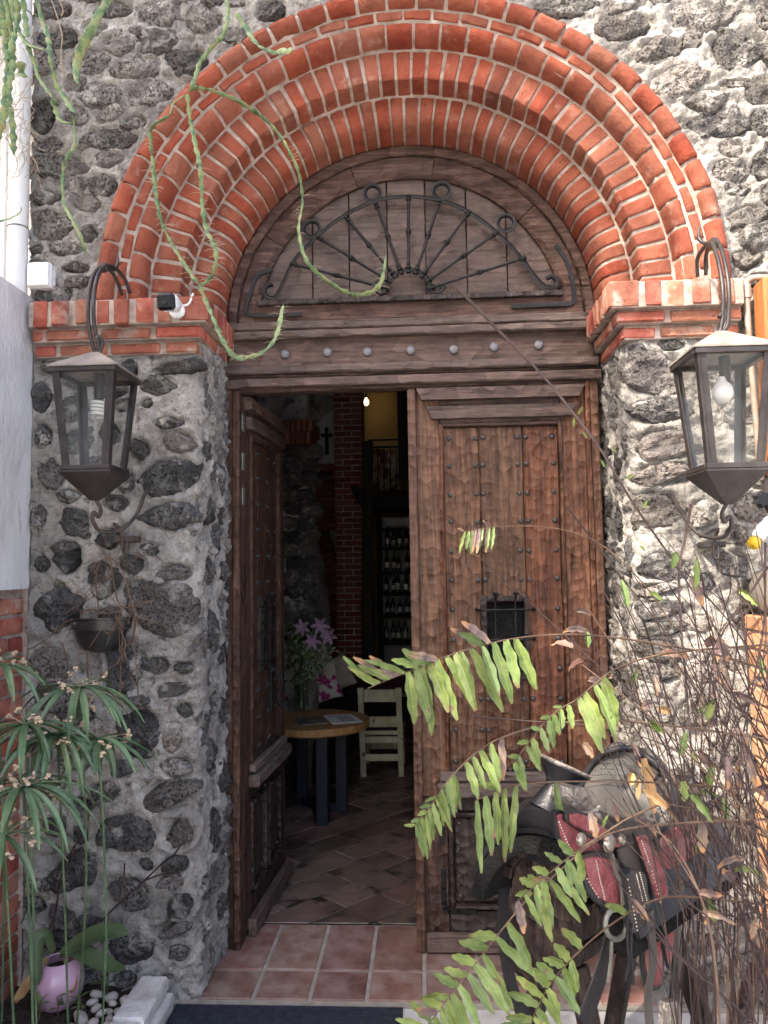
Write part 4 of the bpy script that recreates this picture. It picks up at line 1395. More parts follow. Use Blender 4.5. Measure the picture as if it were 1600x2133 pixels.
# dark stone pier and vault just behind the open leaf
YQ = 2.5
ip = thing('interior_stone_pier', 'dark rubble pier with brick cap and rough vault behind the open door leaf', 'pier', (W(610, 1400, YQ).x, YQ, 0))
x0_, x1_ = xat(540, YQ, 1100), xat(646, YQ, 1100)
rows = []
for j in range(60):
    z = 3.2 * j / 59
    row = []
    for i in range(20):
        x = x0_ + (x1_ - x0_) * i / 19
        row.append(V((x - 0.03 * fbm((x, 1, z), 5, 3) * (i == 19), YQ + (0.25 if i == 19 else 0) + 0.05 * fbm((x, 0, z), 8, 3), z)))
    rows.append(row)
MB().grid(rows).build('mortar', M_wallm, ip, smooth=60, recalc=False)
for j in range(14):
    py = 945 + j * 29
    for px in ((600, 636) if j % 2 else (612, 645)):
        q = W(px + rnd.uniform(-5, 5), py + rnd.uniform(-5, 5), YQ)
        sx, sz = rnd.uniform(0.07, 0.10), rnd.uniform(0.045, 0.06)
        rr = []
        for a in range(9):
            th = -math.pi / 2 + math.pi * a / 8
            rr.append([V((q.x + sx * math.cos(th) ** 0.6 * math.cos(f), q.y + 0.02 + 0.07 * math.cos(th) ** 0.6 * math.sin(f), q.z + sz * math.sin(th)))
                       + V((noise.noise(V((f, th, j * 3.3 + px))), noise.noise(V((f, th * 2, j * 1.3 + px))), noise.noise(V((f * 2, th, j * 2.3 + px))))) * 0.022 for f in [2 * math.pi * i / 16 for i in range(16)]])
        b = MB()
        b.grid(rr, True)
        b.build('stone', M_stone, ip, smooth=40)['tone'] = rnd.uniform(0, .35)
for (a0, a1, z0p, z1p) in ((590, 652, 906, 930), (588, 657, 880, 905)):
    n_ = 6
    for i in range(n_):
        xa_, xb_ = xat(a0 + (a1 - a0) * i / n_ + 1, YQ, 900), xat(a0 + (a1 - a0) * (i + 1) / n_ - 1, YQ, 900)
        b = MB()
        b.rbox(xa_, xb_, YQ - 0.12, YQ + 0.25, W(620, z1p, YQ).z, W(620, z0p, YQ).z, 0.004)
        b.build('brick', M_brickin, ip, smooth=0)
rows = []
for j in range(26):
    row = []
    for i in range(30):
        px = 500 + 195 * i / 29
        py = 780 + 118 * j / 25 - max(0, (px - 640)) * 0.9 * (j / 25)
        q = W(px, py, YQ + 0.05)
        row.append(q + V((0, 0.10 * fbm((q.x, 0, q.z), 7, 4), 0)))
    rows.append(row)
MB().grid(rows).build('vault_stones', M_stone, ip, smooth=50, recalc=False)['tone'] = 0.4
# lit bulb on the ochre back wall
YB_ = 6.6
q = W(763, 838, YB_)
lb = thing('wall_bulb', 'small lit warm bulb high on the ochre wall inside', 'bulb', q)
MB().lathe([(0.005, -0.045), (0.03, -0.025), (0.036, 0.0), (0.026, 0.03), (0.012, 0.045), (0.012, 0.06)], 12, q).build('bulb', M_bulb, lb)
MB().lathe([(0.016, 0.058), (0.018, 0.09), (0.004, 0.12)], 10, q).build('socket', M_dark, lb)
ld = bpy.data.lights.new('bulb_light', 'POINT')
ld.energy = 0.10
ld.color = (1.0, 0.66, 0.32)
ld.shadow_soft_size = 0.04
lo = bpy.data.objects.new('bulb_light', ld)
C.objects.link(lo)
lo.parent = lb
lo.location = (0, -0.10, 0)
b = MB()
b.rbox(xat(764, 6.9, 860), xat(829, 6.9, 860), 6.88, 6.98, W(790, 1040, 6.9).z, 4.3, 0)
struct(b.build('ochre_wall', M_yelw, smooth=0))
# mezzanine with railing
YR = 6.2
mz = thing('mezzanine', 'dark mezzanine edge with thin iron railing above the wine shelves', 'mezzanine', (W(810, 1040, YR).x, YR, 2.0))
b = MB()
b.rbox(xat(766, YR), xat(1000, YR), YR, YR + 0.6, W(800, 1062, YR).z, W(800, 1032, YR).z, 0.01)
b.build('floor_beam', M_dark, mz)
for py in (917, 932, 1024):
    MB().tube([W(768, py, YR), W(900, py - 4, YR)], 0.012, 6).build('rail', M_iron, mz)
for i in range(9):
    MB().tube([W(774 + i * 13, 932, YR), W(774 + i * 13, 1026, YR)], 0.007, 6).build('baluster', M_iron, mz)
b = MB()
b.rbox(xat(829, YR - 0.02, 900), xat(866, YR - 0.02, 900), YR - 0.10, YR - 0.03, W(840, 1003, YR).z, 4.2, 0.01)
tag(b.build('dark_curtain', M_dark), 'dark hanging drape at the right of the railing', 'curtain')
b = MB()
b.rbox(xat(772, 6.7, 980), xat(838, 6.7, 980), 6.70, 6.74, W(800, 1022, 6.7).z, W(800, 935, 6.7).z, 0.004)
tag(b.build('painting', M_paint), 'pale painting leaning behind the railing', 'painting')
# carved dark post
po = thing('carved_post', 'dark carved post with a bent arm in front of the pillar', 'post', W(764, 1420, 4.3))
b = MB()
b.tube(spline([W(768, 1425, 4.3), W(766, 1250, 4.3), W(765, 1080, 4.3), W(766, 920, 4.3)], 5), [0.06] * 6 + [0.05] * 10, 8)
b.build('shaft', M_dark, po)
MB().tube(spline([W(765, 1055, 4.3), W(750, 1040, 4.26), W(741, 1022, 4.24), W(739, 1012, 4.24)], 4), 0.036, 8).build('arm', M_dark, po)
# wine shelf with bottles
YS = 5.9
ws = thing('wine_shelf', 'tall dark wine shelf at the back seen past the open door', 'shelf', (W(830, 1330, YS).x, YS, 0))
b = MB()
b.rbox(xat(786, YS, 1200), xat(794, YS, 1200), YS - 0.02, YS + 0.34, 0, W(800, 1075, YS).z, 0.004)
b.build('side_panel', M_dark, ws)
b = MB()
b.rbox(xat(790, YS, 1200), xat(990, YS, 1200), YS + 0.33, YS + 0.36, 0, W(800, 1075, YS).z, 0.0)
b.build('back_panel', M_plasi, ws)
bm_ = MB().lathe([(0.036, 0), (0.038, 0.01), (0.038, 0.18), (0.030, 0.205), (0.015, 0.235), (0.0135, 0.30), (0.016, 0.302), (0.016, 0.31), (0.002, 0.311)], 12).mesh('bottle', M_bottle, 40)
lm_ = MB().grid([[V((0.0392 * math.sin(t), -0.0392 * math.cos(t), zz)) for t in [-0.75 + 1.5 * i / 6 for i in range(7)]] for zz in (0.055, 0.135)]).mesh('bottle_label', M_label, 40, False)
bi = 0
for sn, py in zip(('empty top', 'topmost filled', 'second filled', 'third filled', 'fourth filled', 'lowest visible'), (1100, 1140, 1190, 1236, 1283, 1338)):
    zz = W(820, py, YS).z
    b = MB()
    b.rbox(xat(790, YS, 1200) + 0.03, xat(990, YS, 1200), YS - 0.01, YS + 0.33, zz - 0.03, zz, 0.003)
    b.build('shelf_board', M_dark, ws)
    if py > 1110:
        for i in range(5):
            x = xat(805 + i * 13.5 + rnd.uniform(-3, 3), YS + 0.08, py)
            o = tag(link('bottle', bm_, None, (x, YS + 0.08 + rnd.uniform(-.02, .02), zz)), 'dark pale-labelled wine bottle standing on the ' + sn + ' wine shelf', 'bottle', 'bottles on the ' + sn + ' wine shelf')
            o.scale = (0.72, 0.72, rnd.uniform(0.62, 0.8))
            INV[o.name] = Matrix()
            l_ = bpy.data.objects.new('label', lm_)
            C.objects.link(l_)
            l_.parent = o
# far table with serape, bench and cushions
ft = thing('far_table', 'dining table under a striped woven cloth behind the chair', 'table', (W(790, 1430, 3.7).x, 3.9, 0))
zt = W(790, 1432, 3.6).z
b = MB()
b.rbox(xat(712, 3.6, 1430), xat(900, 3.6, 1430), 3.6, 4.25, zt - 0.05, zt, 0.004)
b.build('table_top', M_dark, ft)
for x in (xat(722, 3.7, 1430), xat(890, 3.7, 1430)):
    for y in (3.68, 4.17):
        b = MB()
        b.rbox(x - 0.03, x + 0.03, y - 0.03, y + 0.03, 0, zt - 0.051, 0.004)
        b.build('leg', M_dark, ft)
b = MB()
rows = [[V((xat(716, 3.6, 1430) + i * 0.045, 3.62 + j * 0.06, zt + 0.004 + 0.008 * fbm((i * .1, j * .1, 0), 3, 2))) for i in range(18)] for j in range(11)]
b.grid(rows)
tag(b.build('table_cloth', M_serape, smooth=60, recalc=False), 'striped purple and red woven cloth lying on the far table', 'cloth')
be = thing('wall_bench', 'dark wooden bench running along the wall under the cushions', 'bench', (W(680, 1480, 3.3).x, 3.3, 0))
z_s = 0.46
b = MB()
pl = [G(600, 1520, z_s), G(700, 1475, z_s), G(758, 1432, z_s), G(600, 1432, z_s)]
b.prism(pl, (0, 0, -0.07), 0.006)
b.build('seat', M_dark, be)
b = MB()
pl2 = [V((p.x - 0.02, p.y + 0.02, 0)) for p in (G(602, 1522, z_s), G(700, 1477, z_s), G(756, 1434, z_s), G(602, 1434, z_s))]
b.prism(pl2, (0, 0, z_s - 0.072))
b.build('base', M_dark, be)
def cushion(nm, px, py, Y, w, h, tilt, mat, lab):
    q = W(px, py, Y)
    b = MB()
    rows = []
    n = 14
    for s in (1, -1):
        rows = []
        for j in range(n + 1):
            v = j / n * 2 - 1
            row = []
            for i in range(n + 1):
                u = i / n * 2 - 1
                pin = 1 - 0.10 * (1 - v * v) * abs(u) ** 2
                pin2 = 1 - 0.10 * (1 - u * u) * abs(v) ** 2
                th = 0.055 * (max(0, 1 - u ** 4) * max(0, 1 - v ** 4)) ** 0.5
                x, z = u * w / 2 * pin, v * h / 2 * pin2
                row.append(q + V((x * math.cos(tilt) - z * math.sin(tilt), -s * th + z * 0.3, x * math.sin(tilt) + z * math.cos(tilt))))
            rows.append(row)
        b.grid(rows)
    return tag(b.build(nm, mat, smooth=60), lab, 'cushion')
cushion('cushion', 674, 1424, 2.95, 0.24, 0.26, 0.30, M_cush, 'white cushion with magenta flower print on the bench')
cushion('cushion', 702, 1404, 3.25, 0.24, 0.26, 0.45, M_cushb, 'plain beige cushion leaning behind the flowered one')
# chair seen from behind
YK = 2.84
chx = (W(757, 1600, YK).x + W(838, 1600, YK).x) / 2
ch = thing('chair', 'worn cream painted wooden chair standing behind the round table', 'chair', (chx, YK, 0))
xl0, xl1 = xat(750, YK, 1440), xat(764, YK, 1440)
xl = xat(757, YK, 1600)
xr = xat(836, YK, 1600)
def post(x0, x1, y, z1, nm='post'):
    b = MB()
    b.prism([(x0 - 0.019, y, 0.0), (x0 + 0.019, y, 0.0), (x1 + 0.021, y - 0.03, z1), (x1 - 0.021, y - 0.03, z1)], (0, 0.038, 0), 0.003)
    return b.build(nm, M_chair, ch)
zct = W(795, 1432, YK).z
post(xl, xl - 0.012, YK, zct)
post(xr, xr - 0.010, YK, zct)
for y1, y0 in ((1436, 1462), (1492, 1514), (1535, 1549), (1572, 1586)):
    b = MB()
    bow = 0.02 if y1 < 1500 else 0.0
    yy = YK - 0.02 * (1 if y1 < 1500 else 0)
    b.rbox(xl + 0.012, xr - 0.012, yy + 0.006, yy + 0.030, W(795, y0, YK).z, W(795, y1, YK).z, 0.003, 0.001)
    b.build('slat', M_chair, ch)
zse = W(795, 1533, YK).z
b = MB()
b.rbox(xl - 0.02, xr + 0.02, YK + 0.032, YK + 0.40, zse, zse + 0.03, 0.004)
b.build('seat_frame', M_chair, ch)
b = MB()
b.rbox(xl + 0.0, xr + 0.0, YK + 0.034, YK + 0.40, zse + 0.031, zse + 0.075, 0.015)
b.build('seat_pad', M_dark, ch)
for x in (xl, xr):
    b = MB()
    b.rbox(x - 0.018, x + 0.018, YK + 0.36, YK + 0.396, 0, zse - 0.001, 0.003)
    b.build('leg', M_chair, ch)
    b = MB()
    b.rbox(x - 0.010, x + 0.010, YK + 0.039, YK + 0.359, 0.14, 0.17, 0.003)
    b.build('side_rung', M_chair, ch)
b = MB()
b.rbox(xl + 0.019, xr - 0.019, YK + 0.37, YK + 0.39, W(795, 1560, YK + 0.38).z, W(795, 1546, YK + 0.38).z, 0.003)
b.build('rung', M_chair, ch)
# round table
YT = 2.02
tz = W(770, 1497, YT).z
tcx = -0.66
tr = W(770, 1500, YT).x - tcx
rt_ = thing('round_table', 'round wooden table on navy metal legs inside the door', 'table', (tcx, YT, 0))
MB().lathe([(0.01, tz - 0.052), (tr - 0.02, tz - 0.052), (tr, tz - 0.04), (tr, tz - 0.006), (tr - 0.006, tz), (0.01, tz)], 56, (tcx, YT, 0)).build('table_top', M_ttop, rt_, smooth=40)
for (px, py) in ((671, 1722), (711, 1690), (629, 1678)):
    q = G(px, py, 0)
    b = MB()
    b.rbox(q.x - 0.034, q.x + 0.034, q.y, q.y + 0.06, 0, tz - 0.053, 0.004)
    b.build('leg', M_navy, rt_)
qs = [G(671, 1722), G(711, 1690), G(629, 1678)]
cc = V((tcx - 0.02, YT + 0.05, 0))
for i, q in enumerate(qs):
    d = (cc - q)
    m = Matrix((d.normalized(), V((-d.normalized().y, d.normalized().x, 0)), V((0, 0, 1)))).transposed()
    b = MB()
    b.box((q + cc) / 2 + V((0, 0.03, 0.026 + 0.0007 * i)), (d.length - 0.03, 0.055, 0.045), 0.003, m)
    b.build('foot_bar', M_navy, rt_)
def sheet_on(nm, pxs, mat, lab, cat, z, th=0.003):
    b = MB()
    b.prism([G(x, y, z + th) for x, y in pxs], (0, 0, -th))
    return tag(b.build(nm, mat, smooth=0), lab, cat)
pp = thing('menu_sheet', 'printed white sheet of paper lying on the round table', 'paper', G(715, 1497, tz))
pa_ = MB()
pa_.prism([G(x, y, tz + 0.003) for x, y in ((674, 1490), (730, 1487), (757, 1503), (694, 1508))], (0, 0, -0.0025))
pa_.build('sheet', M_paper, pp, smooth=0)
for (a, b2, w) in ((0.15, 0.12, 0.7), (0.30, 0.35, 0.5), (0.42, 0.35, 0.5), (0.54, 0.35, 0.5), (0.66, 0.35, 0.5), (0.78, 0.35, 0.5)):
    p00, p10, p11, p01 = [G(x, y, tz + 0.0042) for x, y in ((674, 1490), (730, 1487), (757, 1503), (694, 1508))]
    def bl(u, v):
        return p00.lerp(p10, u).lerp(p01.lerp(p11, u), v)
    t_ = MB()
    t_.add([bl(b2, a), bl(b2 + w, a), bl(b2 + w, a + 0.05), bl(b2, a + 0.05)], [(0, 1, 2, 3)])
    t_.build('text_line', M_print, pp, smooth=0)
sheet_on('magazine', [(612, 1498), (668, 1491), (685, 1505), (625, 1510)], M_photo, 'dark photo leaflet lying on the round table beside the sheet', 'leaflet', tz, 0.006)
# vase with lilies
qv = W(628, 1490, 2.3)
vs_ = thing('flower_vase', 'tall glass vase of pink lilies and tiny white flowers inside the door', 'vase', (qv.x, qv.y, tz))
zb_ = tz + 0.001
MB().lathe([(0.045, 0), (0.05, 0.02), (0.048, 0.15), (0.06, 0.26), (0.057, 0.26), (0.045, 0.15), (0.046, 0.02), (0.01, 0.012)], 20, (qv.x, qv.y, zb_)).build('vase', M_vase, vs_)
stm = MB()
for i in range(16):
    a = rnd.uniform(0, 6.28)
    stm.tube(spline([V((qv.x + 0.02 * math.cos(a), qv.y + 0.02 * math.sin(a), zb_ + 0.02)), V((qv.x - 0.02 * math.cos(a), qv.y, zb_ + 0.25)), V((qv.x + rnd.uniform(-.1, .12), qv.y + rnd.uniform(-.08, .08), zb_ + rnd.uniform(0.38, 0.52)))], 4), 0.003, 5)
stm.build('stems', M_lilyg, vs_)
def leafblade(b, base, d, nrm_, L, w, droop=0.0, n=6, tip=0.15, wave=0.0, fold=0.15):
    """a tapered leaf with a mid fold and a raised rib; appended to builder b"""
    d = d.normalized()
    s = d.cross(nrm_).normalized()
    rows = []
    if b.attr is None:
        b.attr = []
    p = V(base)
    dir_ = d.copy()
    up = s.cross(d).normalized()
    for i in range(n + 1):
        t = i / n
        wt = w * (math.sin(math.pi * min(1, (t * 0.86 + 0.10))) ** 0.7)
        wv = wave * math.sin(t * 17 + base[0] * 40)
        cu = up * (wave * 0.35 * w * math.sin(t * 21 + base[2] * 50))
        rows.append([p - s * wt / 2 * (1 + wv) + up * wt * fold + cu, p - s * wt * 0.06 + up * wt * fold * 0.1, p - up * wt * 0.03, p + s * wt * 0.06 + up * wt * fold * 0.1, p + s * wt / 2 * (1 - wv) + up * wt * fold - cu])
        b.attr += [(0, t), (0.15, t), (1, t), (0.15, t), (0, t)]
        dir_ = (dir_ + V((0, 0, -droop / n))).normalized()
        up = s.cross(dir_).normalized()
        p = p + dir_ * (L / n)
    b.grid(rows)
    return p
top = V((qv.x + 0.02, qv.y - 0.06, zb_ + 0.40))
for (dx, dz, dy) in ((0.0, 0.0, 0), (0.05, 0.10, 0.02), (-0.07, 0.09, 0.02), (0.10, 0.03, 0.05)):
    f_ = MB()
    c2 = W(651, 1335, 2.22) + V((dx, dy, dz))
    for a in range(6):
        t = a * math.pi / 3 + dx * 20
        leafblade(f_, c2, V((math.cos(t), -0.5, math.sin(t))), V((0, -1, 0.1)), 0.068, 0.026, 0.25, 6)
    f_.build('lily', M_lily, vs_, smooth=60)
lf = MB()
for i in range(60):
    c2 = V((qv.x + rnd.gauss(0.02, 0.07), qv.y + rnd.uniform(-.08, .08), zb_ + rnd.uniform(0.26, 0.56)))
    t = rnd.uniform(0, 6.28)
    leafblade(lf, c2, V((math.cos(t), rnd.uniform(-.6, .2), 0.5 + math.sin(t))), V((0, -1, 0.3)), rnd.uniform(.07, .12), 0.02, 0.4, 5)
stuff(lf.build('leaves', M_lilyg, vs_, smooth=60, recalc=False))
gy = MB()
for i in range(520):
    c2 = V((qv.x + rnd.gauss(0.05, 0.09), qv.y + rnd.gauss(0, .06), zb_ + rnd.gauss(0.33, 0.07)))
    gy.box(c2, (0.008, 0.008, 0.008), 0.0, Matrix.Rotation(rnd.uniform(0, 3), 3, 'X') @ Matrix.Rotation(rnd.uniform(0, 3), 3, 'Z'))
stuff(gy.build('tiny_flowers', M_gyp, vs_, smooth=0))
sc_ = [(605, 1420), (622, 1400), (630, 1378), (624, 1362), (610, 1360), (603, 1372), (610, 1382), (618, 1376)]
tag(MB().tube(spline([W(x, y, 2.1) for x, y in sc_], 5), 0.005, 6).build('iron_scroll', M_iron), 'thin wrought-iron scroll in front of the flower vase', 'ironwork')
# ================================================================== LEFT SIDE WALL, PIPE, BOX, CAMERA
lw = thing('side_wall', 'white plastered side wall on brick base at the left edge', 'wall', (-1.5, -0.6, 0))
ZW = 1.44
b = MB()
rows = []
for j in range(45):
    z = ZW + (2.525 - ZW) * j / 44
    rows.append([V((-1.418 + 0.004 * fbm((0, y_, z), 4, 3), y_, z)) for y_ in [-3.4 + 3.39 * i / 90 for i in range(91)]])
b.grid(rows)
b.rbox(-1.62, -1.424, -3.4, 0.40, ZW, 2.524, 0.004)
b.build('plaster', M_plas, lw, smooth=60)
b = MB()
b.rbox(-1.62, -1.447, -3.4, 0.40, -0.02, ZW - 0.001, 0)
b.rbox(-1.62, -1.425, -0.0045, 0.40, -0.02, ZW - 0.002, 0)
b.build('mortar_bed', M_mort, lw, smooth=0)
z = 0.02
k = 0
while z < ZW - 0.055:
    y = -0.006 - (0.10 if k % 2 else 0.0)
    if k % 2:
        q = MB()
        q.rbox(-1.50, -1.438, -0.095, -0.008, z, z + 0.057, 0.004, 0.0015)
        q.build('brick', M_brickold, lw)
    while y > -0.75:
        q = MB()
        q.rbox(-1.50, -1.438 + rnd.uniform(-.003, .003), y - 0.19, y, z, z + 0.057, 0.004, 0.0015)
        q.build('brick', M_brickold, lw)
        y -= 0.203
    z += 0.070
    k += 1
xp = -1.462
pp_ = thing('drain_pipe', 'white plastic drain pipe rising at the left end of the stone wall', 'pipe', (xp, -0.05, 2.4))
MB().lathe([(0.036, 2.40), (0.036, 4.05)], 24, (xp, -0.05, 0)).build('pipe', M_pvc, pp_)
MB().lathe([(0.036, 3.36), (0.041, 3.362), (0.041, 3.47), (0.036, 3.472)], 24, (xp, -0.05, 0)).build('coupling', M_pvc, pp_)
for zz in (2.78, 3.62):
    MB().lathe([(0.0362, zz), (0.0375, zz), (0.0375, zz + 0.004), (0.0362, zz + 0.004)], 24, (xp, -0.05, 0)).build('wire_tie', M_ironr, pp_)
MB().tube([V((xp - 0.062, -0.04, 2.45)), V((xp - 0.062, -0.04, 4.05))], 0.012, 8).build('thin_conduit', M_pvc, pp_)
pa_, pb_ = W(57, 600, -0.05), W(106, 546, -0.05)
jb = thing('junction_box', 'small white square junction box fixed to the wall beside the drain pipe', 'junction box', ((pa_.x + pb_.x) / 2, 0, pa_.z))
b = MB()
b.rbox(pa_.x, pb_.x, -0.050, 0.012, pa_.z, pb_.z, 0.006)
b.build('body', M_white, jb)
b = MB()
b.rbox(pa_.x + 0.003, pb_.x - 0.003, -0.064, -0.051, pa_.z + 0.003, pb_.z - 0.003, 0.005)
b.build('lid', M_white, jb)
for dz in (0.025, 0.06):
    MB().lathe([(0.012, 0), (0.012, 0.003), (0.010, 0.004)], 12, (pb_.x - 0.001, -0.02, pa_.z + dz), (1, 0, 0)).build('knockout', M_white, jb)
q = W(345, 628, -0.23)
sc = thing('security_camera', 'white bullet security camera with black face above the left pier', 'camera', (q.x, q.y, q.z))
fwd = V((-0.12, -1, -0.16)).normalized()
MB().lathe([(0.001, -0.004), (0.024, -0.002), (0.026, 0.004), (0.026, 0.075), (0.018, 0.088), (0.001, 0.09)], 20, q + fwd * 0.0, -fwd).build('housing', M_white, sc)
side_ = fwd.cross(V((0, 0, 1))).normalized()
upv = side_.cross(fwd)
mrot = Matrix((side_, -fwd, upv)).transposed()
b = MB()
b.box(q - fwd * 0.004 + V((0, 0, 0)), (0.062, 0.03, 0.058), 0.012, mrot)
b.build('face', M_black, sc)
b = MB()
b.box(q - fwd * 0.034, (0.060, 0.030, 0.056), 0.012, mrot)
b.build('hood', M_white, sc)
MB().lathe([(0.013, 0), (0.013, 0.003), (0.008, 0.004), (0.006, 0.002)], 16, q + fwd * 0.011, fwd).build('lens', M_bottle, sc)
q2 = W(366, 640, -0.11)
MB().tube(spline([q - fwd * 0.05 + V((0.01, 0, -0.02)), q2 + V((0, -0.02, 0.0)), q2 + V((0, 0.01, -0.005))], 4), 0.011, 10).build('stem', M_white, sc)
MB().lathe([(0.028, 0), (0.028, 0.008), (0.022, 0.014), (0.01, 0.016)], 18, V((q2.x, -0.088, q2.z - 0.008)), (0, -1, 0)).build('base', M_white, sc)
MB().tube(spline([q - fwd * 0.08, q - fwd * 0.09 + V((0.03, 0.03, 0.015)), W(402, 612, -0.06)], 5), 0.004, 6).build('cable', M_white, sc)

# ================================================================== LANTERNS
def lantern(label, px, pyt, Y, sc, side, cfl, arm, tail):
    """px, pyt: middle of the top edge of the front pane"""
    a, c, h = 0.100 * sc, 0.074 * sc, 0.305 * sc
    tp = W(px, pyt, Y - a)
    cx, cz = tp.x, tp.z
    L = thing('wall_lantern', label, 'lantern', (cx, Y, cz))
    def crn(t, sx, sy):                       # t 0 top .. 1 bottom
        w = a + (c - a) * t
        return V((cx + sx * w, Y + sy * w, cz - h * t))
    fr = 0.010 * sc
    for sx in (-1, 1):
        for sy in (-1, 1):
            p0, p1 = crn(0, sx, sy), crn(1, sx, sy)
            d = (p1 - p0).normalized()
            b = MB()
            wd = 0.024 * sc
            ix, iy = V((-sx, 0, 0)) * wd, V((0, -sy, 0)) * wd
            b.add([p0, p0 + ix, p0 + ix + V((0, -sy * 0.004, 0)), p0 + V((-sx * .004, -sy * .004, 0)), p0 + iy + V((-sx * .004, 0, 0)), p0 + iy,
                   p1, p1 + ix, p1 + ix + V((0, -sy * 0.004, 0)), p1 + V((-sx * .004, -sy * .004, 0)), p1 + iy + V((-sx * .004, 0, 0)), p1 + iy],
                  [(0, 1, 7, 6), (1, 2, 8, 7), (2, 3, 9, 8), (3, 4, 10, 9), (4, 5, 11, 10), (5, 0, 6, 11), (0, 5, 4, 3), (0, 3, 2, 1), (6, 7, 8, 9), (6, 9, 10, 11)])
            b.build('corner_post', M_lant, L, smooth=0)
    for t, nm in ((0, 'top_rim'), (1, 'bottom_rim')):
        b = MB()
        e = 0.006
        cs = [crn(t, -1, -1), crn(t, 1, -1), crn(t, 1, 1), crn(t, -1, 1)]
        for i in range(4):
            p0, p1 = cs[i], cs[(i + 1) % 4]
            mid = (p0 + p1) / 2
            d = p1 - p0
            if abs(d.x) > abs(d.y):
                b.box(mid + V((0, 0, 0)), (d.length + 2 * e, 0.016 * sc, 0.014 * sc), 0.001)
            else:
                b.box(mid, (0.016 * sc, abs(d.y) - 0.016 * sc - 0.001, 0.0136 * sc), 0.001)
        b.build(nm, M_lant, L, smooth=0)
    for i, (s0, s1) in enumerate((((-1, -1), (1, -1)), ((1, -1), (1, 1)), ((1, 1), (-1, 1)), ((-1, 1), (-1, -1)))):
        n_ = V((s0[0] + s1[0], s0[1] + s1[1], 0)).normalized()
        ins = n_ * -0.007
        p = [crn(0.03, *s0) + ins, crn(0.03, *s1) + ins, crn(0.97, *s1) + ins, crn(0.97, *s0) + ins]
        b = MB()
        b.prism(p, n_ * -0.0025)
        b.build('pane', M_glass, L, smooth=0)
    # roof and foot pyramids, slightly overhanging
    o = 0.011
    ap = V((cx, Y, cz + 0.078 * sc))
    rw = a + o
    def pyr(z0, w, apz, inv, nm, mat):
        b = MB()
        t_ = 0.006
        base = [V((cx - w, Y - w, z0)), V((cx + w, Y - w, z0)), V((cx + w, Y + w, z0)), V((cx - w, Y + w, z0))]
        tw = 0.012 * sc
        tp_ = [V((cx - tw, Y - tw, apz)), V((cx + tw, Y - tw, apz)), V((cx + tw, Y + tw, apz)), V((cx - tw, Y + tw, apz))]
        lip = [p + V((0, 0, -t_ if not inv else t_)) for p in base]
        vs = lip + base + tp_
        fs = [(3, 2, 1, 0), (8, 9, 10, 11)]
        for k in (0, 1):
            for i in range(4):
                j = (i + 1) % 4
                fs.append((k * 4 + i, k * 4 + j, k * 4 + 4 + j, k * 4 + 4 + i))
        b.add(vs, fs)
        b.build(nm, mat, L, smooth=0)
    pyr(cz + 0.0085 * sc + 0.006, rw, ap.z, False, 'roof', M_lantr)
    pyr(cz - h - 0.0085 * sc - 0.006, c + o * 0.9, cz - h - 0.098 * sc, True, 'foot', M_lant)
    # bracket
    s = side
    top = V((cx, Y, ap.z))
    xw = cx + 0.085 * s
    zz = cz
    for (dx, k_) in ((-0.009, 0), (0.009, 1)):
        pts = [W(x, y, yy) + V((dx * (1.6 if i < 2 else 1.0), 0, 0.006 * k_)) for i, (x, y, yy) in enumerate(arm)] + [V((cx + dx * 0.3, Y, ap.z - 0.004))]
        MB().tube(spline(pts, 6), 0.0070, 8).build('bracket_arm', M_lant, L, smooth=60)
    pts = [W(x, y, yy) for x, y, yy in tail]
    S_ = spline(pts, 6)
    MB().tube(S_, [0.0065 * (1 - 0.75 * max(0, i / len(S_) - 0.5) * 2) for i in range(len(S_))], 8).build('bracket_tail', M_lant, L, smooth=60)
    MB().lathe([(0.016, -0.008), (0.019, 0), (0.016, 0.008)], 10, pts[0], (0.6, 1, 0.2)).build('bracket_band', M_lant, L)
    pts = [V((cx + 0.008, Y, ap.z + 0.0)), V((cx + 0.020, Y, ap.z + 0.03)), V((cx + 0.010, Y, ap.z + 0.055)), V((cx - 0.002, Y - 0.004, ap.z + 0.045))]
    MB().tube(spline(pts, 5), 0.006, 8).build('finial_scroll', M_lant, L, smooth=60)
    # hook and chain below
    fz = cz - h - 0.095 * sc
    xh = cx + 0.05 * s
    pts = [V((cx, Y, fz + 0.004)), V((cx + 0.014 * s, Y + 0.012, fz - 0.03)), V((cx + 0.004 * s, Y + 0.02, fz - 0.055)), V((cx - 0.012 * s, Y + 0.02, fz - 0.04)), V((cx - 0.018 * s, Y + 0.03, fz - 0.07)),
           V((cx - 0.004 * s, Y + 0.06, fz - 0.10)), V((xh - 0.02 * s, Y + 0.12, fz - 0.095)), V((xh, Y + 0.16, fz - 0.07)), V((xh + 0.01 * s, Y + 0.22, fz - 0.02)), V((xh, -0.05, fz + 0.05)), V((xh, 0.01, fz + 0.06))]
    MB().tube(spline(pts, 6), 0.0065, 8).build('lower_hook', M_ironr if s > 0 else M_lant, L, smooth=60)
    st = V((cx + 0.075 * (1 if s < 0 else -0.4), -0.055, fz - 0.115))
    pts = [V((xh - 0.01 * s, Y + 0.13, fz - 0.095)), V((st.x - 0.005, -0.12, st.z + 0.05)), V((st.x + 0.002, -0.075, st.z + 0.02)), V((st.x, -0.06, st.z - 0.035)), V((st.x + 0.014, -0.066, st.z - 0.05)), V((st.x + 0.018, -0.06, st.z - 0.01))]
    MB().tube(spline(pts, 5), 0.006, 8).build('chain_link', M_ironr if s > 0 else M_lant, L, smooth=60)
    b = MB()
    b.rbox(st.x - 0.03, st.x + 0.045, -0.060, 0.01, st.z - 0.012, st.z + 0.010, 0.003)
    b.build('wall_staple', M_ironr if s > 0 else M_lant, L)
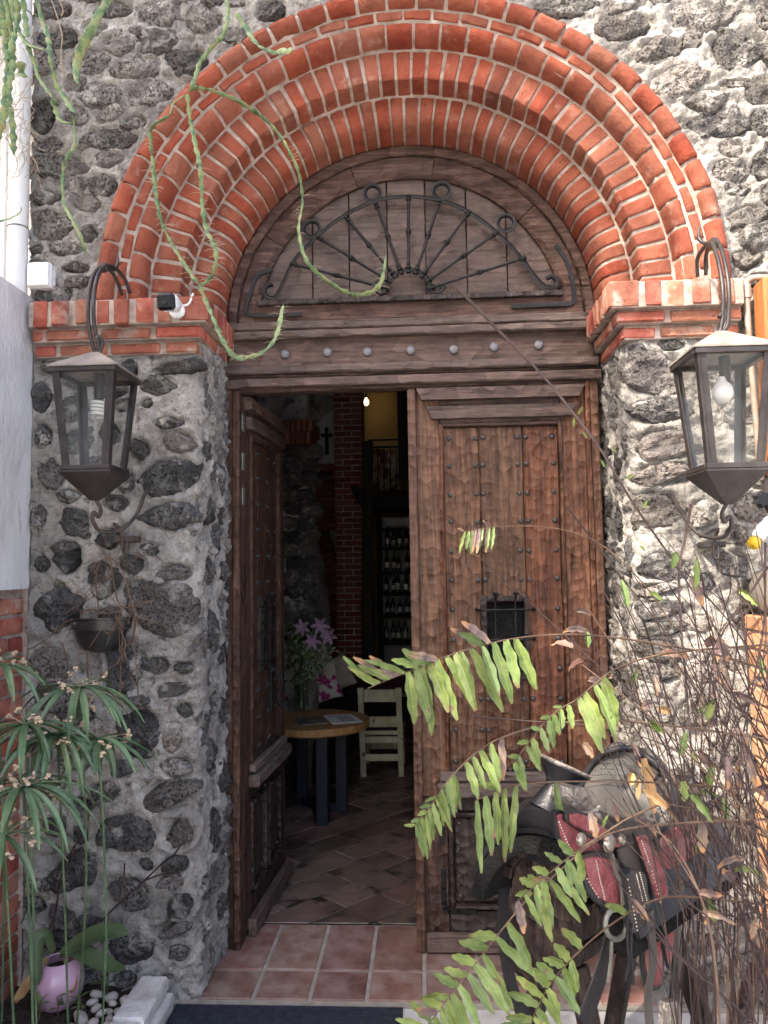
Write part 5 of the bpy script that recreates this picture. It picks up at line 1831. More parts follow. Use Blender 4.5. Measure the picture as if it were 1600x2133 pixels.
    # bulb
    bz = cz - 0.075
    MB().lathe([(0.015, 0.0), (0.017, 0.02), (0.017, 0.085)], 12, V((cx + 0.01, Y, bz))).build('socket', M_lant, L)
    if cfl:
        hp = [V((cx + 0.01 + 0.021 * math.cos(t), Y + 0.021 * math.sin(t), bz - 0.002 - 0.055 * t / 28.0)) for t in [i * 0.45 for i in range(62)]]
        MB().tube(hp, 0.0058, 7).build('bulb', M_bulbw, L, smooth=60)
    else:
        MB().lathe([(0.002, -0.062), (0.017, -0.058), (0.028, -0.044), (0.032, -0.028), (0.029, -0.012), (0.017, 0.006), (0.015, 0.02)], 16, V((cx, Y, bz))).build('bulb', M_bulbw, L, smooth=60)
    return L
lantern('tapered black metal lantern with spiral bulb hanging at the left pier', 172, 768, -0.36, 1.0, 1, True,
        [(262, 614, -0.06), (252, 585, -0.10), (234, 562, -0.18), (213, 558, -0.26), (196, 585, -0.33), (189, 640, -0.36), (192, 690, -0.36), (200, 722, -0.36)],
        [(216, 557, -0.25), (232, 563, -0.20), (243, 556, -0.17), (246, 540, -0.16), (243, 526, -0.16)])
lantern('tapered black metal lantern with round bulb hanging at the sunlit right pier', 1532, 728, -0.40, 1.10, -1, False,
        [(1462, 576, -0.06), (1462, 538, -0.10), (1474, 514, -0.18), (1489, 507, -0.27), (1503, 545, -0.36), (1512, 600, -0.40), (1512, 655, -0.40), (1508, 685, -0.40)],
        [(1487, 506, -0.26), (1469, 507, -0.22), (1457, 498, -0.20), (1456, 484, -0.20), (1457, 470, -0.20)])

# ================================================================== HANGING CACTUS
def strand(pts, Y, r, par, mat=M_cact, flat=0.30, saw=0.30, nm='stem', Y1=None, hairs=0):
    P = []
    for i, p in enumerate(pts):
        yy = Y if Y1 is None else Y + (Y1 - Y) * i / (len(pts) - 1)
        P.append(W(p[0], p[1], yy + 0.02 * math.sin(i * 1.7)))
    S = spline(P, 10)
    n = len(S)
    L = 0
    rad = []
    for i in range(n):
        if i:
            L += (S[i] - S[i - 1]).length
        e = min(1.0, (n - 1 - i) / 4 + 0.25, i / 3 + 0.4)
        rad.append(r * 0.95 * e * (0.50 + 0.5 * abs(math.sin(L * 11 + r * 900)) ** 0.35) * (1 + saw * math.sin(L * 150)))
    o = MB().tube(S, rad, 8, flat).build(nm, mat, par, smooth=60)
    if hairs:
        hb = MB()
        for k in range(hairs):
            i = rnd.randrange(int(n * 0.3), n - 1)
            p = S[i]
            d = V((rnd.choice((-1, 1)) * 1.0, rnd.uniform(-.4, .2), rnd.uniform(-.25, .35)))
            q_ = p + d.normalized() * rnd.uniform(0.015, 0.045)
            hb.tube([p, (p + q_) / 2 + V((0, 0, 0.003)), q_ + V((0, 0, -0.004))], [0.0009, 0.0008, 0.0004], 4)
        stuff(hb.build('aerial_roots', M_root, par, smooth=0))
    return o
z1 = lambda l: [(x * .375, y * .375) for x, y in l]
hc = thing('hanging_cactus', 'long green cactus stems looping down in front of the brick arch', 'cactus', W(400, 200, -0.33))
strand([(470, -30)] + z1([(1262, 0), (1265, 100), (1235, 200), (1170, 270), (1110, 350), (1080, 450), (1055, 500)]), -0.33, 0.0075, hc, flat=0.5)
strand(z1([(1055, 500), (1110, 488), (1200, 510), (1320, 560), (1430, 630), (1530, 720)]) + [(600, 311), (622, 360), (630, 420), (622, 480), (640, 545), (690, 590), (730, 612), (770, 610), (795, 585), (805, 530)], -0.33, 0.0095, hc, hairs=26, Y1=-0.18)
strand(z1([(1040, 520), (1055, 650), (1085, 800), (1115, 950), (1125, 1150), (1150, 1280), (1190, 1360), (1200, 1450), (1170, 1540), (1115, 1590)]), -0.34, 0.0095, hc, hairs=50)
strand(z1([(1025, 530), (965, 575), (940, 640), (860, 690), (835, 750), (850, 900), (870, 1100), (900, 1240), (960, 1360), (1040, 1490), (1110, 1590)]), -0.36, 0.0105, hc, hairs=50)
strand([(415, 595), (428, 625), (445, 665), (465, 710), (488, 742), (515, 744), (548, 733), (575, 700), (590, 635)], -0.36, 0.009, hc, hairs=40)
strand(z1([(1310, 72), (1365, 150), (1420, 235), (1475, 275), (1530, 292), (1570, 285), (1625, 280)]), -0.30, 0.012, hc, saw=0.3)
h2 = thing('hanging_cactus', 'single broad cactus stem hanging on the upper left stone wall', 'cactus', W(190, 60, -0.30))
strand([(245, -40)] + z1([(600, 0), (560, 60), (510, 160), (450, 280), (425, 370), (425, 460)]), -0.30, 0.016, h2, saw=0.10)
h3 = thing('hanging_cactus', 'tangle of cactus stems and roots hanging over the white drain pipe', 'cactus', W(60, 60, -0.25))
for pts, r in (([(190, -60), (230, 100), (270, 220), (280, 330), (310, 460), (370, 560), (410, 625)], 0.010), ([(410, 640), (412, 700), (416, 800), (370, 880), (350, 950), (355, 1120), (400, 1220), (450, 1320), (478, 1410)], 0.0065),
               ([(150, 250), (190, 340), (215, 430), (290, 540)], 0.009), ([(292, 545), (310, 610), (340, 670), (410, 688)], 0.011), ([(60, -60), (90, 130), (150, 240), (240, 275)], 0.012),
               ([(20, -60), (60, 150), (70, 350), (50, 500), (70, 700), (75, 860)], 0.012), ([(0, -40), (30, 200), (40, 400), (20, 640), (-20, 800)], 0.014), ([(120, -60), (140, 100), (150, 210)], 0.013),
               ([(-30, 180), (20, 150), (50, 110)], 0.016), ([(-20, 1230), (50, 1215), (110, 1180), (118, 1150)], 0.009), ([(80, -60), (100, 80), (70, 240), (40, 330)], 0.012), ([(110, 340), (120, 400), (130, 430)], 0.016)):
    strand(z1(pts), -0.22, r, h3)
rb = MB()
for i in range(70):
    x, y = rnd.uniform(0, 75), rnd.uniform(0, 330)
    P = [W(x, y, -0.2)]
    for k in range(4):
        P.append(P[-1] + V((rnd.uniform(-.03, .03), rnd.uniform(-.02, .02), -rnd.uniform(0.0, 0.05))))
    rb.tube(spline(P, 3), 0.0010, 4)
for x, pts in ((0, [(280, -20), (320, 100), (345, 200), (340, 300), (355, 420)]), (1, [(330, 0), (350, 60), (340, 90)])):
    rb.tube(spline([W(a * .375, c * .375, -0.06) for a, c in pts], 5), 0.002, 5)
stuff(rb.build('aerial_roots', M_root, h3, smooth=0))

# ================================================================== LEFT BED: HANGING POT, CYPERUS, ORCHID, KERB, PEBBLES
q = W(213, 1290, 0)
hp_ = thing('wall_pot', 'dark half-round wall pot with dry trailing twigs on the left pier', 'pot', (q.x, -0.05, q.z - 0.1))
b = MB()
prof = [(0.040, -0.082), (0.070, -0.072), (0.090, -0.04), (0.102, 0.0), (0.112, 0.002), (0.112, 0.036), (0.116, 0.038), (0.116, 0.044), (0.104, 0.044), (0.096, 0.0), (0.08, -0.04), (0.05, -0.07)]
rows = [[V((q.x + r * math.cos(t), 0.005 - r * 0.85 * math.sin(t), q.z - 0.035 + zz)) for t in [math.pi * i / 20 for i in range(21)]] for r, zz in prof]
b.grid(rows)
b.build('bowl', mk('glazed_pot', [(0.012, 0.012, 0.013), (0.045, 0.045, 0.046)], 9, 0.3, spec=0.5, speck=((0.35, 0.34, 0.33), 14, 0.62, 0.68)), hp_, smooth=40)
b = MB()
b.prism([V((q.x + 0.10 * math.cos(t), 0.005 - 0.085 * math.sin(t), q.z - 0.02)) for t in [math.pi * i / 14 for i in range(15)]], (0, 0, -0.02))
b.build('soil', M_soil, hp_)
tw = MB()
tpx = [[(240, 1280), (250, 1310), (262, 1345), (245, 1380), (225, 1395), (215, 1415), (180, 1425)], [(245, 1285), (255, 1320), (252, 1370), (250, 1450)], [(278, 1265), (282, 1300), (278, 1340), (285, 1400), (288, 1460)],
       [(205, 1270), (200, 1200), (215, 1165), (235, 1165), (255, 1190), (270, 1240), (280, 1290), (275, 1330), (250, 1360)], [(168, 1290), (170, 1275), (195, 1270), (215, 1278), (240, 1275), (258, 1268)],
       [(150, 1290), (130, 1300), (105, 1325), (75, 1345), (58, 1352)], [(215, 1165), (200, 1175), (197, 1190), (210, 1200), (230, 1205)], [(130, 1340), (140, 1380), (138, 1410), (100, 1430), (70, 1455)],
       [(230, 1165), (240, 1230), (250, 1260), (275, 1265), (320, 1250)], [(195, 1285), (210, 1295), (212, 1310), (225, 1320)], [(260, 1360), (270, 1400), (255, 1430), (240, 1460)], [(181, 1355), (184, 1420)]]
for pts in tpx:
    S = spline([W(x, y, -0.10 + 0.03 * math.sin(i)) for i, (x, y) in enumerate(pts)], 6)
    tw.tube(S, 0.0026, 5)
for i in range(26):
    P = [W(rnd.uniform(195, 285), rnd.uniform(1150, 1300), rnd.uniform(-.12, -.05))]
    d = V((rnd.uniform(-1, 1), rnd.uniform(-.4, .1), rnd.uniform(-1, .6)))
    for k in range(4):
        d = (d + V((rnd.uniform(-.5, .5), 0, rnd.uniform(-.6, .3)))).normalized()
        P.append(P[-1] + d * rnd.uniform(.02, .05))
    tw.tube(spline(P, 3), 0.0011, 4)
tw.build('twigs', M_stem2, hp_, smooth=60)

cy = thing('umbrella_sedge', 'umbrella sedge with drooping narrow green leaves in the left bed', 'plant', (-1.2, -0.55, 0.05))
heads = [(165, 1432, -0.42, 24, 0.27), (48, 1640, -0.72, 26, 0.27), (-5, 1385, -0.45, 18, 0.26), (120, 1530, -0.55, 20, 0.24), (55, 1510, -0.60, 16, 0.22), (205, 1540, -0.50, 16, 0.20), (8, 1740, -0.80, 10, 0.20)]
fls = MB()
for (px, py, Y, n, Ln) in heads:
    c2 = W(px, py, Y)
    hd = MB()
    MB().tube(spline([V((c2.x + rnd.uniform(-.05, .05), c2.y + 0.05, 0.03)), V((c2.x + 0.02, c2.y + 0.02, c2.z * 0.5)), c2], 6), 0.0035, 6).build('stalk', M_cyp, cy, smooth=60)
    for i in range(n):
        t = 2 * math.pi * i / n + rnd.uniform(-.15, .15)
        d = V((math.cos(t), math.sin(t) * 0.8 - 0.15, rnd.uniform(-0.05, 0.45)))
        lb_ = MB()
        leafblade(lb_, c2, d, V((0, 0, 1)), Ln * rnd.uniform(0.65, 1.05), rnd.uniform(0.015, 0.024), rnd.uniform(1.0, 2.2), 10, fold=0.2)
        lb_.build('leaf', M_cyp, cy, smooth=60, recalc=False)
    if py < 1800:
        for i in range(12):
            t = rnd.uniform(0, 6.28)
            rr = rnd.uniform(0.01, 0.12)
            p = c2 + V((rr * math.cos(t), rr * math.sin(t) * 0.8, rnd.uniform(-0.02, 0.07) - rr * 0.35))
            fls.tube([c2, p], 0.0007, 3)
            for k in range(5):
                fls.box(p + V((rnd.uniform(-.008, .008), rnd.uniform(-.008, .008), rnd.uniform(-.008, .008))), (0.007, 0.007, 0.004), 0,
                        Matrix.Rotation(rnd.uniform(0, 3), 3, 'X') @ Matrix.Rotation(rnd.uniform(0, 3), 3, 'Z'))
stuff(fls.build('spikelets', M_flow, cy, smooth=0))

q = G(103, 2108, 0.05)
orc = thing('orchid_pot', 'round pink glazed pot with a leafy orchid in the left bed', 'potted plant', (q.x, q.y, 0.05))
q = q + V((0, 0.06, -0.012))
MB().lathe([(0.045, 0), (0.062, 0.012), (0.082, 0.05), (0.086, 0.08), (0.079, 0.115), (0.062, 0.140), (0.050, 0.150), (0.046, 0.147), (0.058, 0.135), (0.066, 0.11)], 28, q).build('pot', M_pink, orc, smooth=50)
MB().lathe([(0.05, 0.122), (0.02, 0.130), (0.002, 0.131)], 16, q).build('bark_mix', M_soil, orc)
def bigleaf(pts, Y, w, par, mat, nm='leaf', nrm_=V((0, -0.55, 0.85)), dY=0.0, cup=0.16):
    S = spline([W(x, y, Y + dY * i / (len(pts) - 1)) for i, (x, y) in enumerate(pts)], 6)
    n = len(S)
    rows = []
    for i, p in enumerate(S):
        t = i / (n - 1)
        d = (S[min(i + 1, n - 1)] - S[max(i - 1, 0)]).normalized()
        s = d.cross(nrm_).normalized()
        u = s.cross(d)
        wt = w * math.sin(math.pi * (0.06 + 0.93 * t)) ** 0.6
        rows.append([p + s * wt * k / 2 + u * wt * cup * (k * k) for k in (-1, -0.5, 0, 0.5, 1)])
    b = MB()
    b.grid(rows)
    return b.build(nm, mat, par, smooth=70, recalc=False)
Yo = q.y
bigleaf([(125, 1990), (160, 1968), (200, 1950), (240, 1942), (268, 1946)], Yo, 0.070, orc, M_orch)
bigleaf([(128, 1978), (165, 1985), (205, 2003), (235, 2016), (260, 2018)], Yo, 0.055, orc, M_orch, dY=-0.06)
bigleaf([(112, 1982), (98, 1950), (80, 1955), (76, 1990), (78, 2030), (80, 2052)], Yo, 0.045, orc, M_orch, dY=-0.10, nrm_=V((0.2, -0.9, 0.3)))
bigleaf([(100, 1995), (85, 2020), (60, 2050), (40, 2080), (35, 2090)], Yo, 0.04, orc, M_orchd, 'dry_leaf', dY=-0.12)
bigleaf([(135, 1998), (150, 2030), (152, 2060), (148, 2070)], Yo, 0.03, orc, M_orchd, 'dry_leaf', dY=-0.07)
for pts in ([(86, 1995), (98, 1950), (118, 1890), (122, 1850), (135, 1805), (158, 1755)], [(105, 1985), (115, 1900), (128, 1840), (150, 1790), (160, 1750)], [(185, 1948), (220, 1910), (250, 1880), (300, 1835), (340, 1797), (362, 1780), (378, 1758)],
            [(250, 1880), (252, 1850), (258, 1825), (260, 1798)], [(300, 1835), (335, 1822), (374, 1818)]):
    MB().tube(spline([W(x, y, Yo + 0.03) for x, y in pts], 5), 0.0032, 6).build('flower_stalk', M_stem, orc, smooth=60)
# kerb
kb = thing('planter_kerb', 'whitish worn brick kerb edging the left planting bed', 'kerb', (-0.91, -0.5, 0))
y = -0.055
while y > -1.3:
    L_ = rnd.uniform(0.22, 0.26)
    b = MB()
    b.rbox(-0.975, -0.872, y - L_, y, 0.055, 0.108, 0.010, 0.004)
    b.build('coping', M_kerb, kb)
    b = MB()
    b.rbox(-0.970, -0.852, y - L_, y - 0.001, 0.022, 0.054, 0.008, 0.003)
    b.build('coping', M_kerb, kb)
    y -= L_ + 0.006
b = MB()
b.rbox(-0.975, -0.858, -1.3, -0.058, -0.015, 0.024, 0.004)
b.build('footing', M_kerb, kb)
pebm = []
for v_ in range(5):
    b = MB()
    rr = []
    for a in range(7):
        th = -math.pi / 2 + math.pi * a / 6
        rr.append([V((math.cos(th) * math.cos(f) * (1 + .25 * noise.noise(V((f, th, v_ * 3.3)))), 0.75 * math.cos(th) * math.sin(f), 0.55 * math.sin(th))) for f in [2 * math.pi * i / 10 for i in range(10)]])
    b.grid(rr, True)
    pebm.append(b.mesh('pebble', M_peb, 70))
pebs = []
t = 0
while len(pebs) < 42 and t < 3000:
    t += 1
    x, y = rnd.uniform(-1.12, -0.99), rnd.uniform(-0.55, -0.10)
    r = rnd.uniform(0.016, 0.032)
    if x < -1.06 + (y + 0.5) * 0.1 and rnd.random() < 0.6:
        continue
    if any(math.hypot(x - a, y - b2) < (r + c2) * 0.85 for a, b2, c2 in pebs):
        continue
    pebs.append((x, y, r))
    o = link('pebble', rnd.choice(pebm), None, (x, y, 0.06 + rnd.uniform(0, 0.015)), (rnd.uniform(-.4, .4), rnd.uniform(-.4, .4), rnd.uniform(0, 6)))
    o.scale = (r, r, r)
    tag(o, 'small pale pebble lying on the soil beside the kerb', 'pebble', 'pebbles beside the kerb')
wd = thing('seedling', 'small weedy seedling growing beside the pink pot', 'plant', G(215, 2080, 0.05))
for (px, py) in ((212, 2078), (220, 2085), (120, 2120), (80, 2125), (170, 2118)):
    p0 = G(px, py, 0.05)
    p1 = p0 + V((rnd.uniform(-.01, .01), 0, rnd.uniform(.06, .13)))
    MB().tube([p0, (p0 + p1) / 2 + V((.004, 0, 0)), p1], 0.0018, 5).build('stem', M_stem2, wd)
    lb_ = MB()
    for k in range(6):
        leafblade(lb_, p0.lerp(p1, 0.45 + 0.1 * k), V((rnd.uniform(-1, 1), rnd.uniform(-1, .3), .5)), V((0, 0, 1)), 0.035, 0.014, 0.4, 5)
    lb_.build('leaves', M_lilyg, wd, smooth=60, recalc=False)
# doormat with ribs
dm = thing('doormat', 'dark navy ribbed doormat on the pavement before the threshold', 'mat', (-0.46, -0.3, 0))
b = MB()
b.rbox(-0.855, -0.072, -0.62, -0.035, -0.005, 0.004, 0.002)
b.build('backing', M_mat, dm)
rb = MB()
for i in range(56):
    y = -0.045 - i * 0.010
    rb.rbox(-0.835, -0.092, y - 0.007, y, 0.0041, 0.009, 0.0018)
rb.build('ribs', M_mat, dm, smooth=0)

# ================================================================== RIGHT EDGE THINGS
cp = thing('copper_pipe', 'weathered copper water pipe running down beside the right lantern', 'pipe', W(1556, 640, -0.06))
MB().tube(spline([W(1640, 580, -0.05), W(1580, 578, -0.05), W(1558, 584, -0.05), W(1555, 605, -0.05), W(1560, 700, -0.05)], 5) + [W(1585, 1000, -0.05)], 0.011, 10).build('pipe', M_copper, cp, smooth=60)
MB().lathe([(0.011, -0.03), (0.016, -0.028), (0.016, 0.02), (0.011, 0.022)], 12, W(1555, 605, -0.05)).build('elbow_fitting', M_copper, cp)
op = thing('orange_post', 'orange stained wooden post at the right edge', 'post', W(1600, 980, -0.12))
b = MB()
b.rbox(xat(1577, -0.03, 800), xat(1577, -0.03, 800) + 0.14, -0.12, -0.03, W(1590, 985, -0.12).z, W(1590, 575, -0.12).z, 0.008, 0.001)
b.build('board', M_owood, op)
tp_ = thing('garden_tap', 'white hose tap with yellow cap and black star handle at right edge', 'tap', W(1580, 1100, -0.12))
hq = W(1592, 1040, -0.14)
sp = []
for i in range(14):
    a = 2 * math.pi * i / 14
    r = 0.030 if i % 2 == 0 else 0.021
    sp.append(hq + V((r * math.cos(a), 0, r * math.sin(a))))
b = MB()
b.prism(sp, (0, 0.03, 0), 0.003)
b.build('star_handle', M_black, tp_)
p0, p1 = W(1612, 1070, -0.13), W(1572, 1130, -0.16)
ax = (p1 - p0)
MB().lathe([(0.013, 0), (0.016, 0.012), (0.013, 0.02), (0.018, 0.03), (0.019, 0.05), (0.022, 0.055), (0.022, ax.length * 0.8), (0.016, ax.length * 0.86)], 14, p0, ax).build('spout', M_white, tp_)
MB().lathe([(0.018, -0.012), (0.021, -0.008), (0.021, 0.012), (0.016, 0.018), (0.006, 0.018), (0.005, 0.014)], 16, p1, ax).build('cap', M_yel, tp_)
MB().tube(spline([W(1600, 1000, -0.08), W(1596, 1040, -0.10), W(1608, 1070, -0.12)], 4), 0.012, 10).build('body', M_ironr, tp_)
cpq = W(1612, 1290, -0.20)
tb = thing('brick_pedestal', 'short orange brick pedestal at the right edge under the clay pot', 'pedestal', (cpq.x, -0.1, 0))
zt_ = W(1590, 1288, -0.24).z
xq = xat(1557, -0.04, 1350)
zc_ = zt_
for i in range(24):
    b = MB()
    b.rbox(xq, xq + 0.24, -0.24, -0.03, zc_ - 0.052, zc_, 0.006, 0.002)
    b.build('brick', M_terra, tb)
    zc_ -= 0.060
    if zc_ < 0.06:
        break
b = MB()
b.rbox(xq + 0.008, xq + 0.23, -0.232, -0.034, 0, zt_ - 0.004, 0)
b.build('mortar_bed', M_mort, tb, smooth=0)
cq = V((xq + 0.10, -0.135, zt_ + 0.001))
tag(MB().lathe([(0.05, 0), (0.085, 0.02), (0.112, 0.06), (0.115, 0.10), (0.098, 0.135), (0.070, 0.150), (0.066, 0.145), (0.09, 0.12)], 24, cq).build('clay_pot', M_clay, smooth=50), 'pale round clay pot standing on the orange pedestal', 'pot')
# ================================================================== SADDLE ON ITS STAND
SF = V((-0.69, -0.73, 0)).normalized()          # towards the horn
SL = V((0.73, -0.69, 0)).normalized()           # the flank that shows
SO = V((0.50, -0.62, 0))
def on_plane(px, py, o, n):
    r = ray(px, py)
    return CAM + r * ((o - CAM).dot(n) / r.dot(n))
def TF(px, py, off):                            # on the flank plane, off metres out from the axis
    return on_plane(px, py, SO + SL * off, SL)
def TE(px, py, off):                            # on a plane across the axis
    return on_plane(px, py, SO + SF * off, SF)
def S3(x, l, z):                                # saddle frame -> world
    return SO + SF * x + SL * l + V((0, 0, z))
z8 = lambda l: [(1000 + x * .375, 1500 + y * .375) for x, y in l]

sd_ = thing('saddle_stand', 'dark wooden barrel stand carrying the saddle', 'stand', (SO.x, SO.y, 0))
endp = [(1066, 1835), (1070, 1809), (1084, 1789), (1107, 1779), (1130, 1781), (1160, 1797), (1186, 1830), (1198, 1880), (1198, 1960), (1190, 2000), (1130, 2062), (1087, 2042), (1058, 2016), (1056, 1940)]
E0 = [TE(x, y, 0.24) for x, y in endp]
b = MB()
b.prism(E0, SF * -0.035, 0.004)
b.build('end_panel', M_woodd, sd_)
b = MB()
b.prism([p - SF * 0.50 for p in E0], SF * -0.035, 0.004)
b.build('end_panel', M_woodd, sd_)
cen = sum(E0, V()) / len(E0)
for i in (0, 1, 2, 3, 4, 5, 6, 7, 8):
    p = E0[i].lerp(E0[i + 1], 0.5)
    d = E0[i + 1] - E0[i]
    n_ = (p - cen).normalized()
    tz_ = d.normalized()
    m = Matrix((SF, tz_, SF.cross(tz_))).transposed()
    b = MB()
    b.box(p + n_ * 0.012 - SF * 0.268, (0.56, max(0.03, d.length * 0.86), 0.026), 0.003, m)
    b.build('stave', M_woodd, sd_)
pl_ = TE(1131, 1893, 0.243)
b = MB()
b.prism([TE(1117, 1876, 0.242), TE(1139, 1886, 0.242), TE(1139, 1907, 0.242), TE(1117, 1899, 0.242)], SF * 0.003, 0.0005)
b.build('name_plate', M_steel, sd_)
for (x, l, x2, l2) in ((0.20, 0.03, 0.26, 0.20), (0.20, -0.05, 0.26, -0.20), (-0.24, 0.03, -0.30, 0.20), (-0.24, -0.05, -0.30, -0.20)):
    p0, p1 = S3(x, l, 0.52), S3(x2, l2, -0.015)
    b = MB()
    d = p1 - p0
    ax = d.normalized()
    m = Matrix((SF, ax.cross(SF).normalized(), ax)).transposed()
    b.box((p0 + p1) / 2, (0.035, 0.05, d.length), 0.004, m)
    b.build('leg', M_woodd, sd_)
p0, p1 = S3(0.30, 0.26, 0.02), S3(-0.40, 0.22, 0.36)
d = p1 - p0
ax = d.normalized()
b = MB()
b.box((p0 + p1) / 2, (d.length, 0.03, 0.06), 0.004, Matrix((ax, SL, ax.cross(SL))).transposed())
b.build('brace', M_woodh, sd_)

sa = thing('western_saddle', 'black and red leather western saddle with silver plates before the door', 'saddle', (SO.x, SO.y, 0.75))
# fleece-lined bars: an arched sheet over the barrel
def arch_sheet(x0, x1, half, ztop, zbot, th, mat, nm, lean=0.0, n=18, flare=0.03, sh=30):
    rows_o = []
    for k in range(9):
        x = x0 + (x1 - x0) * k / 8
        ez = 0.02 * math.sin(math.pi * k / 8)
        row = []
        for s, e in ((1, 0.0), (-1, th)):
            rng_ = range(n + 1) if s == 1 else range(n, -1, -1)
            for i in rng_:
                t = i / n * 2 - 1
                l = (half - e) * math.sin(t * 1.45) / math.sin(1.45) + (flare * t * abs(t) ** 3)
                z = zbot + (ztop - e - zbot) * math.cos(t * 1.45) ** 0.75 - ez * (1 - abs(t)) + lean * (x - x0)
                row.append(S3(x, l, z))
        rows_o.append(row)
    b = MB()
    b.grid(rows_o, True)
    m_ = len(rows_o[0])
    b.f.append(tuple(range(m_)))
    b.f.append(tuple(range(8 * m_, 9 * m_)))
    return b.build(nm, mat, sa, smooth=sh)
arch_sheet(0.285, -0.30, 0.205, 0.835, 0.585, 0.040, M_fleece, 'fleece_lining')
arch_sheet(0.270, -0.30, 0.213, 0.850, 0.63, 0.012, M_blk, 'skirt')
# swell (fork)
rows = []
for k in range(11):
    t = k / 10
    x = 0.255 - 0.17 * t
    w = 0.165 * (0.55 + 0.45 * math.sin(math.pi * min(1, t * 0.9 + 0.12)))
    h = 0.918 - 0.05 * (abs(t - 0.35) * 1.6) ** 2
    row = []
    for i in range(20):
        a = 2 * math.pi * i / 20
        l = w * math.cos(a) * (1 if math.sin(a) < 0 else 1.0)
        z = 0.80 + (h - 0.80) * math.sin(a) * (1.0 if math.sin(a) > 0 else 0.6)
        row.append(S3(x + 0.02 * math.sin(a), l, z))
    rows.append(row)
b = MB()
b.grid(rows, True)
b.f.append(tuple(range(20)))
b.f.append(tuple(range(200, 220)))
sw_ = b.build('swell', M_blk, sa, smooth=50)
# silver tooled plates on the swell
def decal(pxs, off, mat, nm, th=0.004, par=None, ch=0.0015):
    b = MB()
    b.prism([TF(x, y, off) for x, y in pxs], SL * -th, 0)
    return b.build(nm, mat, par or sa, smooth=0)
def blob(pxs, off, bulge, mat, nm, th=0.01):
    """a plate with a rounded face traced on the flank plane"""
    P = spline([TF(x, y, off) for x, y in pxs + [pxs[0]]], 4)[:-1]
    c2 = sum(P, V()) / len(P)
    b = MB()
    rows = [[p - SL * th for p in P], P] + [[p.lerp(c2, f) + SL * bulge * (1 - (1 - f) ** 2) for p in P] for f in (0.08, 0.25, 0.5, 0.8, 0.99)]
    b.grid(rows, True)
    b.f.append(tuple(range(len(b.v) - len(P), len(b.v))))
    return b.build(nm, mat, sa, smooth=50)
# horn: neck and tilted cap
hn = on_plane(1150, 1690, SO, SL)
top = S3(0.20, 0.0, 0.965)
axis = (V((0, 0, 1)) - SF * 0.46 + SL * 0.20).normalized()
MB().lathe([(0.050, -0.085), (0.040, -0.06), (0.030, -0.035), (0.030, -0.018), (0.042, -0.002), (0.060, 0.016), (0.068, 0.022), (0.068, 0.026)], 24, top, axis, (1, 1, 1)).build('horn_neck', M_blk, sa, smooth=50)
MB().lathe([(0.060, 0.026), (0.070, 0.0265), (0.071, 0.030), (0.067, 0.033), (0.02, 0.034), (0.002, 0.034)], 28, top, axis).build('horn_cap', M_silver, sa, smooth=50)
blob([(1190, 1642), (1215, 1640), (1240, 1655), (1251, 1680), (1235, 1692), (1205, 1688), (1188, 1670)], 0.140, 0.004, M_silver, 'silver_plate', 0.05)
blob([(1228, 1702), (1250, 1694), (1262, 1730), (1256, 1735)], 0.165, 0.004, M_silver, 'silver_plate', 0.03)
cord = spline([TF(x, y, 0.160) for x, y in ((1190, 1691), (1215, 1694), (1238, 1690), (1250, 1680))], 8)
MB().tube(cord, [0.0035 + 0.0012 * (i % 2) for i in range(len(cord))], 6).build('rope_trim', M_silver, sa)
# seat with cantle
rows = []
for k in range(19):
    t = k / 18
    row = []
    c_ = max(0.0, (t - 0.45) / 0.55)
    x = 0.11 - 0.20 * min(1, t / 0.5) - 0.085 * c_ ** 0.8
    w = 0.09 + 0.055 * min(1, t / 0.45) if c_ == 0 else 0.145 * math.sqrt(max(0.02, 1 - 0.93 * c_ ** 2.6))
    for i in range(17):
        v = i / 16 * 2 - 1
        z = 0.842 - 0.010 * math.sin(math.pi * min(1, t * 2)) + 0.128 * c_ ** 1.15 - 0.045 * abs(v) ** 2.4 * (1 - c_) 
        row.append(S3(x + 0.045 * c_ * v * v * (1 - 0.3 * c_), w * v, z))
    rows.append(row)
b = MB()
b.grid(rows)
st_o = b.build('seat', M_seat, sa, smooth=60, recalc=False)
sol = st_o.modifiers.new('thickness', 'SOLIDIFY')
sol.thickness = 0.022
sol.offset = -1
rim_p = [rows[18][i] for i in range(17)]
MB().tube([rows[k][0] for k in range(7, 19)] + rim_p[1:-1] + [rows[k][16] for k in range(18, 6, -1)], 0.009, 8).build('cantle_binding', M_blk, sa, smooth=60)
stit = MB()
for k in (11, 12, 13, 14, 15):
    for i in range(1, 15):
        for f in (0.0, 0.5):
            p = rows[k][i].lerp(rows[k][min(16, i + 1)], f)
            stit.box(p + V((0, 0, 0.001)) + SF * 0.001, (0.0026, 0.0026, 0.0016), 0)
stuff(stit.build('stitching', M_blk, sa, smooth=0))
# flank leather, layered outwards
def panel(pxs, off, mat, nm, trim=True, th=0.008):
    P = spline([TF(x, y, off) for x, y in pxs + [pxs[0]]], 3)[:-1]
    c2 = sum(P, V()) / len(P)
    if trim:
        Q = [p + (p - c2).normalized() * 0.013 - SL * 0.004 for p in P]
        b = MB()
        b.prism(Q, SL * -th, 0.002)
        b.build(nm + '_border', M_blk, sa, smooth=30)
    b = MB()
    b.prism(P, SL * -th, 0.003)
    return b.build(nm, mat, sa, smooth=30)
panel([(1163, 1700), (1175, 1696), (1210, 1715), (1250, 1760), (1285, 1830), (1292, 1880), (1270, 1895), (1235, 1850), (1205, 1800), (1175, 1755)], 0.190, M_red, 'front_skirt_panel')
panel([(1190, 1697), (1215, 1697), (1255, 1720), (1290, 1752), (1292, 1766), (1260, 1752), (1215, 1728), (1192, 1715)], 0.205, M_red, 'jockey_panel')
